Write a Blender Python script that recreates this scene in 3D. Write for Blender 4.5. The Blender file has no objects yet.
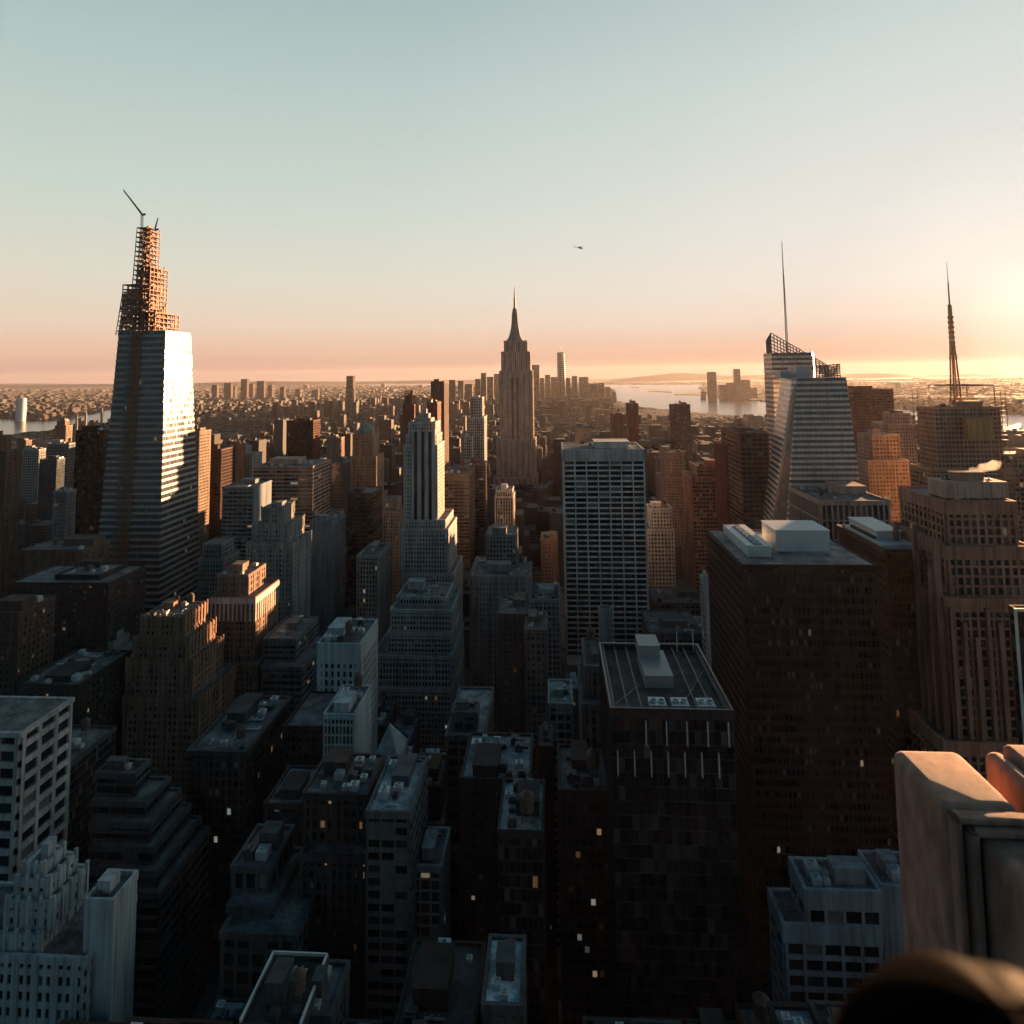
import bpy, math, random
from mathutils import Matrix, Vector
S = bpy.context.scene
COL = S.collection
# ------------------------------------------------------------------ camera
HC = 250.0                      # eye height above the street
FPX, PX0, PY0 = 640.0, 512.0, 322.5
cam_d = bpy.data.cameras.new("camera")
cam = bpy.data.objects.new("camera", cam_d); COL.objects.link(cam)
cam.location = (0, 0, HC)
YAW, PITCH, ROLL = math.radians(3.49), math.radians(4.6), math.radians(-0.72)
RC = (Matrix.Rotation(YAW, 3, 'Z') @ Matrix.Rotation(math.radians(90) + PITCH, 3, 'X') @ Matrix.Rotation(ROLL, 3, 'Z'))
cam.rotation_euler = RC.to_euler()
cam_d.sensor_width = 36; cam_d.lens = FPX / 1024 * 36
cam_d.shift_y = (PY0 - 512) / 1024
cam_d.clip_start = 0.05; cam_d.clip_end = 120000
cam_d.dof.use_dof = True; cam_d.dof.focus_distance = 40; cam_d.dof.aperture_fstop = 2.4
S.camera = cam
CV = Vector((0, 0, HC))
def ray(px, py): return RC @ Vector(((px - PX0) / FPX, -(py - PY0) / FPX, -1.0))
def at(px, py, v):              # point of the pixel's line of sight on the plane Y = v
    d = ray(px, py); return CV + d * (v / d.y)
def ground(px, py, z=0.0):
    d = ray(px, py); return CV + d * ((z - HC) / d.z)
def proj(p):
    q = RC.transposed() @ (Vector(p) - CV)
    if q.z > -0.01: return (9999, 9999)
    return (PX0 + FPX * q.x / -q.z, PY0 - FPX * q.y / -q.z)
# ------------------------------------------------------------------ light
SUN_AZ, SUN_EL = math.radians(36.5), math.radians(2.9)     # azimuth measured clockwise from +Y
W = bpy.data.worlds.new("World"); S.world = W; W.use_nodes = True
nt = W.node_tree; nt.nodes.clear()
out = nt.nodes.new('ShaderNodeOutputWorld'); bg = nt.nodes.new('ShaderNodeBackground')
sky = nt.nodes.new('ShaderNodeTexSky'); sky.sky_type = 'NISHITA'; sky.sun_disc = False
sky.sun_elevation = SUN_EL; sky.sun_rotation = SUN_AZ
sky.altitude = 200; sky.air_density = 1.0; sky.dust_density = 2.2; sky.ozone_density = 2.0
SKY_STRENGTH = 0.15
bg.inputs[1].default_value = SKY_STRENGTH
# twilight air: teal above, peach along the horizon, paler towards the low sun, dim behind the camera and overhead
def N(tree, t, **kw):
    n = tree.nodes.new(t)
    for k, v in kw.items(): setattr(n, k, v)
    return n
def ramp(tree, stops, src):
    r = tree.nodes.new('ShaderNodeValToRGB'); el = r.color_ramp.elements
    el[0].position, el[0].color = stops[0][0], (*stops[0][1], 1)
    el[1].position, el[1].color = stops[-1][0], (*stops[-1][1], 1)
    for p, c in stops[1:-1]:
        e = el.new(p); e.color = (*c, 1)
    tree.links.new(src, r.inputs[0]); return r.outputs[0]
def vmath(tree, op, a, b=None):
    m = tree.nodes.new('ShaderNodeVectorMath'); m.operation = op; tree.links.new(a, m.inputs[0])
    if b is not None:
        if hasattr(b, 'is_output'): tree.links.new(b, m.inputs[1])
        else: m.inputs[1].default_value = b
    return m
def mixrgb(tree, f, a, b, blend='MIX'):
    m = tree.nodes.new('ShaderNodeMixRGB'); m.blend_type = blend
    for i, v in enumerate((f, a, b)):
        if hasattr(v, 'is_output'): tree.links.new(v, m.inputs[i])
        else: m.inputs[i].default_value = v if i == 0 else (*v, 1)
    return m.outputs[0]
tc = N(nt, 'ShaderNodeTexCoord'); sx = N(nt, 'ShaderNodeSeparateXYZ')
nt.links.new(tc.outputs['Generated'], sx.inputs[0])
away = ramp(nt, [(0.0, (.56, .35, .28)), (0.01, (.60, .37, .29)), (0.035, (.80, .51, .37)), (0.075, (.82, .65, .50)), (0.14, (.74, .71, .59)), (0.25, (.60, .68, .61)), (0.42, (.45, .575, .555)), (0.53, (.35, .48, .485)), (0.62, (.02, .13, .19)), (1.0, (.014, .10, .17))], sx.outputs['Z'])
near = ramp(nt, [(0.0, (.30, .19, .17)), (0.01, (.34, .22, .19)), (0.035, (.68, .45, .34)), (0.075, (.82, .68, .57)), (0.12, (.86, .78, .69)), (0.2, (.84, .81, .75)), (0.40, (.73, .77, .74)), (0.53, (.62, .69, .67)), (0.62, (.03, .14, .20)), (1.0, (.014, .10, .17))], sx.outputs['Z'])
dt = vmath(nt, 'DOT_PRODUCT', tc.outputs['Generated'], (math.sin(SUN_AZ), math.cos(SUN_AZ), 0.0))
g = ramp(nt, [(0.20, (0, 0, 0)), (0.6, (.16, .16, .16)), (0.85, (.5, .5, .5)), (1.0, (1, 1, 1))], dt.outputs['Value'])
c1 = mixrgb(nt, g, away, near)
mr = N(nt, 'ShaderNodeMapRange'); nt.links.new(dt.outputs['Value'], mr.inputs[0])
mr.inputs[1].default_value = -1; mr.inputs[2].default_value = 1; mr.inputs[3].default_value = 0; mr.inputs[4].default_value = 1
back = ramp(nt, [(0.0, (.12, .27, .38)), (0.40, (.12, .28, .40)), (0.53, (.14, .28, .38)), (0.585, (1, 1, 1)), (1.0, (1, 1, 1))], mr.outputs[0])
c2 = mixrgb(nt, 1.0, c1, back, 'MULTIPLY')
ds = vmath(nt, 'DOT_PRODUCT', tc.outputs['Generated'], (math.sin(SUN_AZ) * math.cos(SUN_EL), math.cos(SUN_AZ) * math.cos(SUN_EL), math.sin(SUN_EL)))
glow = ramp(nt, [(.97, (0, 0, 0)), (.985, (.05, .045, .035)), (.996, (.12, .11, .08)), (1.0, (.35, .32, .24))], ds.outputs['Value'])
c2 = mixrgb(nt, 1.0, c2, glow, 'ADD')
c3 = mixrgb(nt, 1.0, c2, vmath(nt, 'SCALE', sky.outputs[0]).outputs[0], 'ADD')
for n_ in nt.nodes:
    if n_.type == 'VECT_MATH' and n_.operation == 'SCALE': n_.inputs['Scale'].default_value = 0.0004
bg.inputs[1].default_value = 0.205
nt.links.new(c3, bg.inputs[0]); nt.links.new(bg.outputs[0], out.inputs[0])
sd = bpy.data.lights.new("sun", 'SUN'); sd.energy = 5.0; sd.angle = math.radians(0.5); sd.color = (1.0, 0.53, 0.25)
sun = bpy.data.objects.new("sun", sd); COL.objects.link(sun)
SDIR = Vector((math.sin(SUN_AZ) * math.cos(SUN_EL), math.cos(SUN_AZ) * math.cos(SUN_EL), math.sin(SUN_EL)))
sun.rotation_euler = SDIR.to_track_quat('Z', 'Y').to_euler(); sun.location = (300, 0, 500)
S.view_settings.view_transform = 'Standard'; S.view_settings.look = 'None'
S.view_settings.exposure = 2.25; S.view_settings.gamma = 1.0
S.render.engine = 'CYCLES'
S.render.resolution_x = S.render.resolution_y = 1024
try:
    S.cycles.volume_bounces = 0; S.cycles.max_bounces = 4; S.cycles.diffuse_bounces = 1; S.cycles.glossy_bounces = 2
    S.cycles.volume_step_rate = 1.0; S.cycles.volume_max_steps = 64
except Exception: pass
# ------------------------------------------------------------------ materials
def mat(name, base=(.1, .1, .1), rough=.7, metal=0.0, noise=0.25, scale=.15, obcol=False, emit=None, bump=0.0, spec=.5):
    m = bpy.data.materials.new(name); m.use_nodes = True; t = m.node_tree; b = t.nodes['Principled BSDF']
    b.inputs['Roughness'].default_value = rough; b.inputs['Metallic'].default_value = metal
    b.inputs['Specular IOR Level'].default_value = spec
    co = N(t, 'ShaderNodeTexCoord').outputs['Object']
    nz = N(t, 'ShaderNodeTexNoise'); nz.inputs['Scale'].default_value = scale; nz.inputs['Detail'].default_value = 6
    mp = N(t, 'ShaderNodeMapping'); mp.inputs['Scale'].default_value = (1, 1, .35)
    t.links.new(co, mp.inputs[0]); t.links.new(mp.outputs[0], nz.inputs[0])
    r = ramp(t, [(.3, (1 - noise,) * 3), (.7, (1 + noise * .6,) * 3)], nz.outputs['Fac'])
    if obcol:
        src = N(t, 'ShaderNodeObjectInfo').outputs['Color']
    else:
        rg = N(t, 'ShaderNodeRGB'); rg.outputs[0].default_value = (*base, 1); src = rg.outputs[0]
    c = mixrgb(t, 1.0, src, r, 'MULTIPLY')
    if obcol:                                    # rain streaks and grime
        m3 = N(t, 'ShaderNodeMapping'); m3.inputs['Scale'].default_value = (.9, .9, .035); n3 = N(t, 'ShaderNodeTexNoise'); n3.inputs['Scale'].default_value = 1.0; n3.inputs['Detail'].default_value = 5
        t.links.new(co, m3.inputs[0]); t.links.new(m3.outputs[0], n3.inputs[0])
        c = mixrgb(t, 1.0, c, ramp(t, [(.35, (.62, .60, .58)), (.55, (1.0, 1.0, 1.0)), (.75, (1.12, 1.1, 1.08))], n3.outputs['Fac']), 'MULTIPLY')
    t.links.new(c, b.inputs['Base Color'])
    if bump:
        bp = N(t, 'ShaderNodeBump'); bp.inputs['Strength'].default_value = bump; bp.inputs['Distance'].default_value = .02
        n2 = N(t, 'ShaderNodeTexNoise'); n2.inputs['Scale'].default_value = scale * 60; n2.inputs['Detail'].default_value = 8
        t.links.new(co, n2.inputs[0]); t.links.new(n2.outputs['Fac'], bp.inputs['Height']); t.links.new(bp.outputs[0], b.inputs['Normal'])
    if emit:
        b.inputs['Emission Color'].default_value = (*emit[:3], 1); b.inputs['Emission Strength'].default_value = emit[3]
    return m
def glass_mat(name, tint, rough=.12, blinds=.12, lit=.02, metal=0.0, spec=.5, wob=.02):
    """one cell of the UV map = one window: each pane has its own tint, blind, tilt and a few have a lamp on"""
    m = bpy.data.materials.new(name); m.use_nodes = True; t = m.node_tree; b = t.nodes['Principled BSDF']
    b.inputs['Roughness'].default_value = rough; b.inputs['Metallic'].default_value = metal; b.inputs['Specular IOR Level'].default_value = spec
    uv = N(t, 'ShaderNodeTexCoord').outputs['UV']
    fl = vmath(t, 'FLOOR', uv).outputs[0]
    oi = N(t, 'ShaderNodeObjectInfo')
    cb = N(t, 'ShaderNodeCombineXYZ')
    mlt = N(t, 'ShaderNodeMath', operation='MULTIPLY'); mlt.inputs[1].default_value = 613.0
    t.links.new(oi.outputs['Random'], mlt.inputs[0]); t.links.new(mlt.outputs[0], cb.inputs[2])
    ad = vmath(t, 'ADD', fl, cb.outputs[0]).outputs[0]
    wn = N(t, 'ShaderNodeTexWhiteNoise'); wn.noise_dimensions = '3D'; t.links.new(ad, wn.inputs['Vector'])
    d = tint; l = tuple(min(1, x * 2.2 + .01) for x in tint)
    r = ramp(t, [(0, d), (1 - blinds - .15, l), (1 - blinds, (.10, .11, .11)), (1.0, (.26, .26, .24))], wn.outputs['Value'])
    r_node = r.node; r_node.color_ramp.interpolation = 'LINEAR'
    t.links.new(r, b.inputs['Base Color'])
    sp = N(t, 'ShaderNodeSeparateColor'); t.links.new(wn.outputs['Color'], sp.inputs[0])
    gt = N(t, 'ShaderNodeMath', operation='GREATER_THAN'); gt.inputs[1].default_value = 1 - lit
    t.links.new(sp.outputs[1], gt.inputs[0])
    em = ramp(t, [(0, (1.0, .42, .12)), (.6, (1.0, .75, .42)), (1, (.75, .95, 1.0))], sp.outputs[2])
    t.links.new(em, b.inputs['Emission Color'])
    ms = N(t, 'ShaderNodeMath', operation='MULTIPLY'); ms.inputs[1].default_value = 0.05
    pw_ = N(t, 'ShaderNodeMath', operation='MULTIPLY'); t.links.new(gt.outputs[0], pw_.inputs[0]); t.links.new(sp.outputs[0], pw_.inputs[1]); t.links.new(pw_.outputs[0], ms.inputs[0]); t.links.new(ms.outputs[0], b.inputs['Emission Strength'])
    # slightly different tilt of every pane
    ge = N(t, 'ShaderNodeNewGeometry')
    cc = vmath(t, 'SUBTRACT', wn.outputs['Color'], (.5, .5, .5)).outputs[0]
    sc = vmath(t, 'SCALE', cc); sc.inputs['Scale'].default_value = wob
    an = vmath(t, 'ADD', ge.outputs['Normal'], sc.outputs[0]).outputs[0]
    no = vmath(t, 'NORMALIZE', an).outputs[0]; t.links.new(no, b.inputs['Normal'])
    return m
M = {}
M['stone'] = mat('masonry', obcol=True, rough=.85, noise=.3, scale=.12, spec=.3)
M['metal_clad'] = mat('metal_cladding', obcol=True, rough=.38, noise=.15, scale=.2, metal=.35)
M['roof'] = mat('roof_felt', obcol=True, rough=.85, noise=.65, scale=.16, spec=.35)
M['unit'] = mat('galvanised', (.48, .50, .50), rough=.5, noise=.3, scale=.6, metal=.3)
M['dark_unit'] = mat('dark_plant', (.05, .05, .055), rough=.6, noise=.4, scale=.6)
M['tank'] = mat('tank_wood', (.11, .075, .055), rough=.8, noise=.4, scale=1.5)
M['glass'] = glass_mat('window_glass', (.010, .013, .016), blinds=.10)
M['glass_office'] = glass_mat('office_glass', (.012, .014, .016), blinds=.05, lit=.055)
M['glass_blue'] = glass_mat('blue_glass', (.035, .045, .055), rough=.12, blinds=.03, lit=.004, metal=.4, spec=.6, wob=.07)
M['glass_mirror'] = glass_mat('mirror_glass', (.008, .014, .02), rough=.10, blinds=.02, lit=.004, metal=.45, spec=.7, wob=.10)
M['glass_black'] = glass_mat('black_glass', (.006, .006, .008), rough=.10, blinds=.004, lit=.004, wob=.015)
M['glass_crystal'] = glass_mat('crystal_glass', (.10, .085, .08), rough=.25, blinds=.02, lit=.0, metal=.35, wob=.03)
M['asphalt'] = mat('asphalt', (.045, .045, .048), rough=.9, noise=.3, scale=.05)
M['walk'] = mat('pavement_concrete', (.16, .155, .15), rough=.9, noise=.3, scale=.05)
M['paint'] = mat('road_paint', (.7, .7, .68), rough=.7, noise=.2)
M['steel'] = mat('red_oxide_steel', (.24, .115, .07), rough=.7, noise=.35, scale=.3)
M['steel_grey'] = mat('grey_steel', (.16, .16, .165), rough=.6, noise=.25, scale=.3, metal=.3)
M['white_steel'] = mat('white_painted_steel', (.62, .64, .63), rough=.5, noise=.12, scale=.3)
M['green_copper'] = mat('weathered_copper', (.17, .26, .23), rough=.7, noise=.35, scale=.3)
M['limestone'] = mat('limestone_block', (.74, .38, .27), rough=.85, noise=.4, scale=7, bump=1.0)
# ------------------------------------------------------------------ mesh helpers
class MB:
    def __init__(s): s.v = []; s.f = []; s.uv = []; s.has = False
    def quad(s, a, b, c, d, uv=None):
        i = len(s.v); s.v += [tuple(a), tuple(b), tuple(c), tuple(d)]; s.f.append((i, i + 1, i + 2, i + 3))
        s.uv.append(uv or ((0, 0),) * 4); s.has |= uv is not None
    def poly(s, pts):
        i = len(s.v); s.v += [tuple(p) for p in pts]; s.f.append(tuple(range(i, i + len(pts)))); s.uv.append(((0, 0),) * len(pts))
    def box(s, x0, x1, y0, y1, z0, z1, bottom=False):
        i = len(s.v)
        s.v += [(x0, y0, z0), (x1, y0, z0), (x1, y1, z0), (x0, y1, z0), (x0, y0, z1), (x1, y0, z1), (x1, y1, z1), (x0, y1, z1)]
        q = [(0, 1, 5, 4), (1, 2, 6, 5), (2, 3, 7, 6), (3, 0, 4, 7), (4, 5, 6, 7)]
        if bottom: q.append((3, 2, 1, 0))
        for f in q: s.f.append(tuple(i + k for k in f)); s.uv.append(((0, 0),) * 4)
    def bar(s, a, b, r, r2=None, n=4):
        a = Vector(a); b = Vector(b); r2 = r if r2 is None else r2; d = (b - a).normalized()
        u = d.orthogonal().normalized(); w = d.cross(u); i = len(s.v)
        for p, q in ((a, r), (b, r2)):
            for k in range(n):
                t = 2 * math.pi * (k + .5) / n; s.v.append(tuple(p + (u * math.cos(t) + w * math.sin(t)) * q))
        for k in range(n):
            k2 = (k + 1) % n; s.f.append((i + k, i + k2, i + n + k2, i + n + k)); s.uv.append(((0, 0),) * 4)
        s.f.append(tuple(i + n + k for k in range(n))); s.uv.append(((0, 0),) * n)
        s.f.append(tuple(i + k for k in reversed(range(n)))); s.uv.append(((0, 0),) * n)
    def lathe(s, prof, c=(0, 0, 0), n=16):
        i = len(s.v)
        for r, z in prof:
            for k in range(n):
                t = 2 * math.pi * k / n; s.v.append((c[0] + r * math.cos(t), c[1] + r * math.sin(t), c[2] + z))
        for j in range(len(prof) - 1):
            for k in range(n):
                k2 = (k + 1) % n; s.f.append((i + j * n + k, i + j * n + k2, i + (j + 1) * n + k2, i + (j + 1) * n + k)); s.uv.append(((0, 0),) * 4)
        m = len(prof) - 1
        s.f.append(tuple(i + m * n + k for k in range(n))); s.uv.append(((0, 0),) * n)
    def mesh(s, name, m):
        me = bpy.data.meshes.new(name); me.from_pydata(s.v, [], s.f); me.materials.append(m)
        if s.has:
            l = me.uv_layers.new(name='UVMap'); flat = [c for f in s.uv for p in f for c in p]; l.data.foreach_set('uv', flat)
        return me
    def build(s, name, m, parent=None, color=None, loc=None):
        if not s.v: return None
        return inst(name, s.mesh(name, m), parent, color, loc)
def inst(name, me, parent=None, color=None, loc=None, scale=None, rz=0):
    o = bpy.data.objects.new(name, me); COL.objects.link(o)
    if parent is not None: o.parent = parent
    if color: o.color = (*color, 1)
    if loc is not None: o.location = loc
    if scale is not None: o.scale = scale
    if rz: o.rotation_euler.z = rz
    return o
def tag(o, label=None, cat=None, group=None, kind=None):
    if label: o['label'] = label
    if cat: o['category'] = cat
    if group: o['group'] = group
    if kind: o['kind'] = kind
    return o
def empty(name, loc):
    o = bpy.data.objects.new(name, None); COL.objects.link(o); o.location = loc; o.empty_display_size = 5; return o
# shared roof furniture
def _tank():
    b = MB()
    for x in (-1.3, 1.3):
        for y in (-1.3, 1.3): b.bar((x, y, 0), (x, y, 3), .12)
    b.bar((-1.3, -1.3, .2), (1.3, -1.3, 2.8), .07); b.bar((1.3, 1.3, .2), (1.3, -1.3, 2.8), .07)
    b.lathe([(0.1, 3), (1.9, 3), (1.9, 6.6), (2.05, 6.6), (0.15, 8.1), (0.02, 8.2)], n=14)
    return b.mesh('water_tank', M['tank'])
def _unit(v):
    b = MB(); b.box(-1, 1, -1, 1, .25, 1.6); b.box(-.85, .85, -.9, .9, 0, .25)
    if v:
        b.lathe([(.55, 1.6), (.55, 1.95), (.42, 1.95), (.4, 1.7)], n=10)
    else:
        b.box(-.5, .1, -.8, .8, 1.6, 1.85); b.box(1.0, 2.2, -.25, .25, .4, .95, True)
    return b.mesh('roof_unit', M['unit'] if v else M['dark_unit'])
def _bulk():
    b = MB(); b.box(-1, 1, -1, 1, 0, 1); b.box(-1.05, 1.05, -1.05, 1.05, .93, 1.04, True); b.box(-.35, -.05, -1.02, -.99, 0, .5)
    return b.mesh('bulkhead', M['stone'])
def _duct():
    b = MB(); b.box(-4, 4, -.4, .4, .5, 1.2, True); b.box(3.2, 4, .4, 3, .5, 1.2, True)
    for x in (-3, 0, 3): b.box(x - .1, x + .1, -.1, .1, 0, .5)
    b.bar((-2, 0, 1.2), (-2, 0, 2.6), .3, n=8); b.bar((1, 0, 1.2), (1, 0, 2.1), .45, n=8)
    return b.mesh('duct', M['unit'])
ME = dict(tank=_tank(), unit=_unit(1), unit2=_unit(0), bulk=_bulk(), duct=_duct())
# ------------------------------------------------------------------ the building builder
def frange_cells(a, b, step):
    n = max(1, round((b - a) / step)); return [a + (b - a) * k / n for k in range(n + 1)]
def facade(wall, glaz, x0, x1, y0, y1, z0, z1, st, seed, faces='NWE', cells=None):
    """glass core with piers and spandrels standing proud of it on the given faces"""
    bay, flr, pw, sh, d = st['bay'], st['flr'], st['pw'], st['sh'], st.get('d', .35)
    zs = frange_cells(z0, z1, flr)
    ox = seed * 37
    for f in 'NSWE':
        if f == 'N': a, b = (x0, y0), (x1, y0); nrm = (0, -1)
        elif f == 'S': a, b = (x1, y1), (x0, y1); nrm = (0, 1)
        elif f == 'E': a, b = (x0, y1), (x0, y0); nrm = (-1, 0)
        else: a, b = (x1, y0), (x1, y1); nrm = (1, 0)
        L = abs(b[0] - a[0]) + abs(b[1] - a[1])
        ts = frange_cells(0, L, bay); nb = len(ts) - 1; nf = len(zs) - 1
        glaz.quad((a[0], a[1], z0), (b[0], b[1], z0), (b[0], b[1], z1), (a[0], a[1], z1),
                  ((ox, seed), (ox + nb, seed), (ox + nb, seed + nf), (ox, seed + nf)))
        ox += nb + 3
        if f not in faces: 
            if st.get('blank_back', 1):
                dx, dy = (b[0] - a[0]) / L, (b[1] - a[1]) / L
                wall.box(min(a[0], b[0]) - (.02 if nrm[1] == 0 and nrm[0] < 0 else 0), max(a[0], b[0]) + (.02 if nrm[0] > 0 else 0),
                         min(a[1], b[1]) - (.02 if nrm[1] < 0 else 0), max(a[1], b[1]) + (.02 if nrm[1] > 0 else 0), z0, z1)
            continue
        ux, uy = (b[0] - a[0]) / L, (b[1] - a[1]) / L
        blank = st.get('blank', '')
        def slab(t0, t1, za, zb, dep):
            p = (a[0] + ux * t0, a[1] + uy * t0); q = (a[0] + ux * t1, a[1] + uy * t1)
            q2 = (q[0] + nrm[0] * dep, q[1] + nrm[1] * dep)
            wall.box(min(p[0], q2[0]), max(p[0], q2[0]), min(p[1], q2[1]), max(p[1], q2[1]), za, zb, True)
        if f in blank:
            slab(0, L, z0, z1, d); continue
        strong = st.get('strong', 0)
        for k, t in enumerate(ts):
            w = pw
            dd = d + .04
            if strong and k % strong == 0: w = pw * 1.9; dd = d + .25
            if k in (0, nb): w = max(pw, st.get('corner', pw)) ; 
            if w > 0:
                if k == 0: slab(0, w, z0, z1, dd)
                elif k == nb: slab(L - w, L, z0, z1, dd)
                else: slab(t - w / 2, t + w / 2, z0, z1, dd)
        if sh > 0:
            for k, z in enumerate(zs[:-1]):
                h = sh
                if st.get('belt') and k % st['belt'] == 0: h = sh * 1.8
                slab(0.0, L, z, z + h, d)
        if cells is not None:
            for k in range(nb):
                w0 = ts[k] + (pw / 2 if k else max(pw, st.get('corner', pw))); w1 = ts[k + 1] - (pw / 2 if k < nb - 1 else max(pw, st.get('corner', pw)))
                for j in range(nf):
                    c = (w0 + w1) / 2; zc = (zs[j] + sh + zs[j + 1]) / 2
                    cells.append((a[0] + ux * c + nrm[0] * .06, a[1] + uy * c + nrm[1] * .06, zc, w1 - w0, zs[j + 1] - zs[j] - sh, nrm))
HEROES = []
def screen_box(x0, x1, y0, y1, z0, z1):
    P = [proj((x, y, z)) for x in (x0, x1) for y in (y0, y1) for z in (z0, z1)]
    return min(p[0] for p in P), max(p[0] for p in P), min(p[1] for p in P), max(p[1] for p in P)
PANES = {}
def pane_mesh(w, h):
    k = (round(w, 1), round(h, 1))
    if k not in PANES:
        b = MB(); b.box(-w / 2, w / 2, -.03, .03, -h / 2, h / 2, True)          # glass
        b.box(-w / 2, w / 2, -.07, -.031, -.04, .04, True)                      # meeting rail
        b.box(-.04, .04, -.075, -.032, -h / 2, h / 2, True)
        me = [b.mesh('window', M['pane_' + str(i)]) for i in range(5)]
        PANES[k] = me
    return PANES[k]
for i, (c, r, e) in enumerate([((.012, .016, .02), .1, None), ((.02, .028, .034), .12, None), ((.008, .01, .012), .08, None), ((.13, .135, .13), .5, None), ((.05, .05, .05), .2, (1, .7, .38, .05))]):
    M['pane_' + str(i)] = mat('pane_' + 'abcde'[i], c, rough=r, noise=.3, scale=.3, emit=e)
def building(name, label, cat, tiers, st, color, roofcol=(.16, .165, .17), clutter=4, faces=None, ref=None, yb=None,
             glass='glass', wallmat='stone', parts_windows=False, rnd=None, group=None, tank=None, parapet=1.0, hero=True, cornice=0):
    """tiers: lowest first, (x0, x1, y0, y1, ztop) in metres"""
    rnd = rnd or random.Random(name + label)
    if tiers[0][2] < 340 and max(color) < .3: color = tuple(c * .5 for c in color)  # near dark walls halved: street-canyon shade put into the colour
    t0 = tiers[0]; cx, cy = (t0[0] + t0[1]) / 2, t0[2]
    root = empty(name, (cx, cy, 0)); tag(root, label, cat, group)
    wall, glaz, roofs = MB(), MB(), []; cells = [] if parts_windows else None
    z0 = 0; faces = faces or ('NWE')
    for i, (x0, x1, y0, y1, z1) in enumerate(tiers):
        X0, X1, Y0, Y1 = x0 - cx, x1 - cx, y0 - cy, y1 - cy
        facade(wall, glaz, X0, X1, Y0, Y1, z0, z1, st, i * 11 + 1, faces, cells)
        d = st.get('d', .35) + .12 + cornice
        ph = st.get('top', 1.2)
        p = parapet
        # coping band and parapet, butted end to end
        wall.box(X0 - d, X1 + d, Y0 - d, Y0 + .45, z1 - ph, z1 + p, True); wall.box(X0 - d, X1 + d, Y1 - .45, Y1 + d, z1 - ph, z1 + p, True)
        wall.box(X0 - d, X0 + .45, Y0 + .45, Y1 - .45, z1 - ph, z1 + p, True); wall.box(X1 - .45, X1 + d, Y0 + .45, Y1 - .45, z1 - ph, z1 + p, True)
        roof = MB(); roofs.append(roof)
        roof.poly([(X0 + .4, Y0 + .4, z1 + .12), (X1 - .4, Y0 + .4, z1 + .12), (X1 - .4, Y1 - .4, z1 + .12), (X0 + .4, Y1 - .4, z1 + .12)])
        z0 = z1
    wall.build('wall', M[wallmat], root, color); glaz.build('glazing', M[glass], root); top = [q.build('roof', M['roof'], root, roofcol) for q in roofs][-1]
    x0, x1, y0, y1, z1 = tiers[-1]; w, dp = x1 - x0, y1 - y0; zr = z1 + .12
    spots = []
    def place(key, nm, sx, sy, sz, col=None, rz=0):
        for _ in range(12):
            px_ = rnd.uniform(x0 + sx + 1, x1 - sx - 1) if w > 2 * sx + 2 else None
            py_ = rnd.uniform(y0 + sy + 1, y1 - sy - 1) if dp > 2 * sy + 2 else None
            if px_ is None or py_ is None: return
            if all(abs(px_ - a) > sx + c or abs(py_ - b) > sy + d_ for a, b, c, d_ in spots):
                spots.append((px_, py_, sx, sy)); return inst(nm, ME[key], top, col, (px_ - cx, py_ - cy, zr), (sz if isinstance(sz, tuple) else (sz,) * 3), rz)
    if clutter and y0 < 380: clutter = int(clutter * 1.7) + 2
    if clutter:
        bk = rnd.uniform(.8, 1.2)
        bw, bd = w * rnd.uniform(.14, .26), dp * rnd.uniform(.14, .24)
        place('bulk', 'bulkhead', bw, bd, (bw, bd, rnd.uniform(3, 5.5)), tuple(c * bk for c in color))
        if tank if tank is not None else rnd.random() < .45:
            place('tank', 'water_tank', 2.2, 2.2, rnd.uniform(.9, 1.15))
        for k in range(clutter):
            if rnd.random() < .3: place('duct', 'duct', 4, 2, rnd.uniform(.5, .9), None, rnd.choice([0, math.pi / 2, math.pi]))
            else:
                s_ = rnd.uniform(.8, 1.9); place(rnd.choice(['unit', 'unit2']), 'roof_unit', s_ * 1.1, s_ * 1.1, s_, None, rnd.choice([0, math.pi / 2]))
    if parts_windows and cells:
        P0 = Vector((-cx, -cy, HC))
        vis = [c for c in cells if c[5][1] < 0 or (c[5][0] > 0 and x1 < 0) or (c[5][0] < 0 and x0 > 0)]
        vis.sort(key=lambda c: (Vector(c[:3]) - P0).length)
        rest = MB()
        for k, c in enumerate(vis):
            rz = 0 if c[5][1] < 0 else (math.pi / 2 if c[5][0] > 0 else -math.pi / 2)
            if k < 100:
                me = pane_mesh(c[3], c[4])[rnd.choices(range(5), (34, 26, 28, 12, 0))[0]]
                inst('window', me, root, None, c[:3], None, rz)
            else:
                x, y, z, ww, hh, n = c
                if n[1] < 0: rest.box(x - ww / 2, x + ww / 2, y - .03, y + .03, z - hh / 2, z + hh / 2, True)
                else: rest.box(x - .03, x + .03, y - ww / 2, y + ww / 2, z - hh / 2, z + hh / 2, True)
        o = rest.build('window', M['pane_0'], root)
        if o: o['kind'] = 'stuff'
    if hero:
        bx0 = min(screen_box(t[0], t[1], t[2], t[3], t[4] - 5, t[4])[0] for t in tiers); bx1 = max(screen_box(t[0], t[1], t[2], t[3], t[4] - 5, t[4])[1] for t in tiers)
        tx0, tx1, ty, _ = screen_box(*tiers[-1][:4], tiers[-1][4] - 5, tiers[-1][4])
        yt = proj((tiers[-1][0], tiers[-1][2], tiers[-1][4]))[1]
        HEROES.append(dict(root=root, tiers=tiers, x0=bx0, x1=bx1, yb=yb or yt + 60, v=tiers[-1][2], ref=ref, cx=(tx0 + tx1) / 2, cy=yt))
    return root
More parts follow.
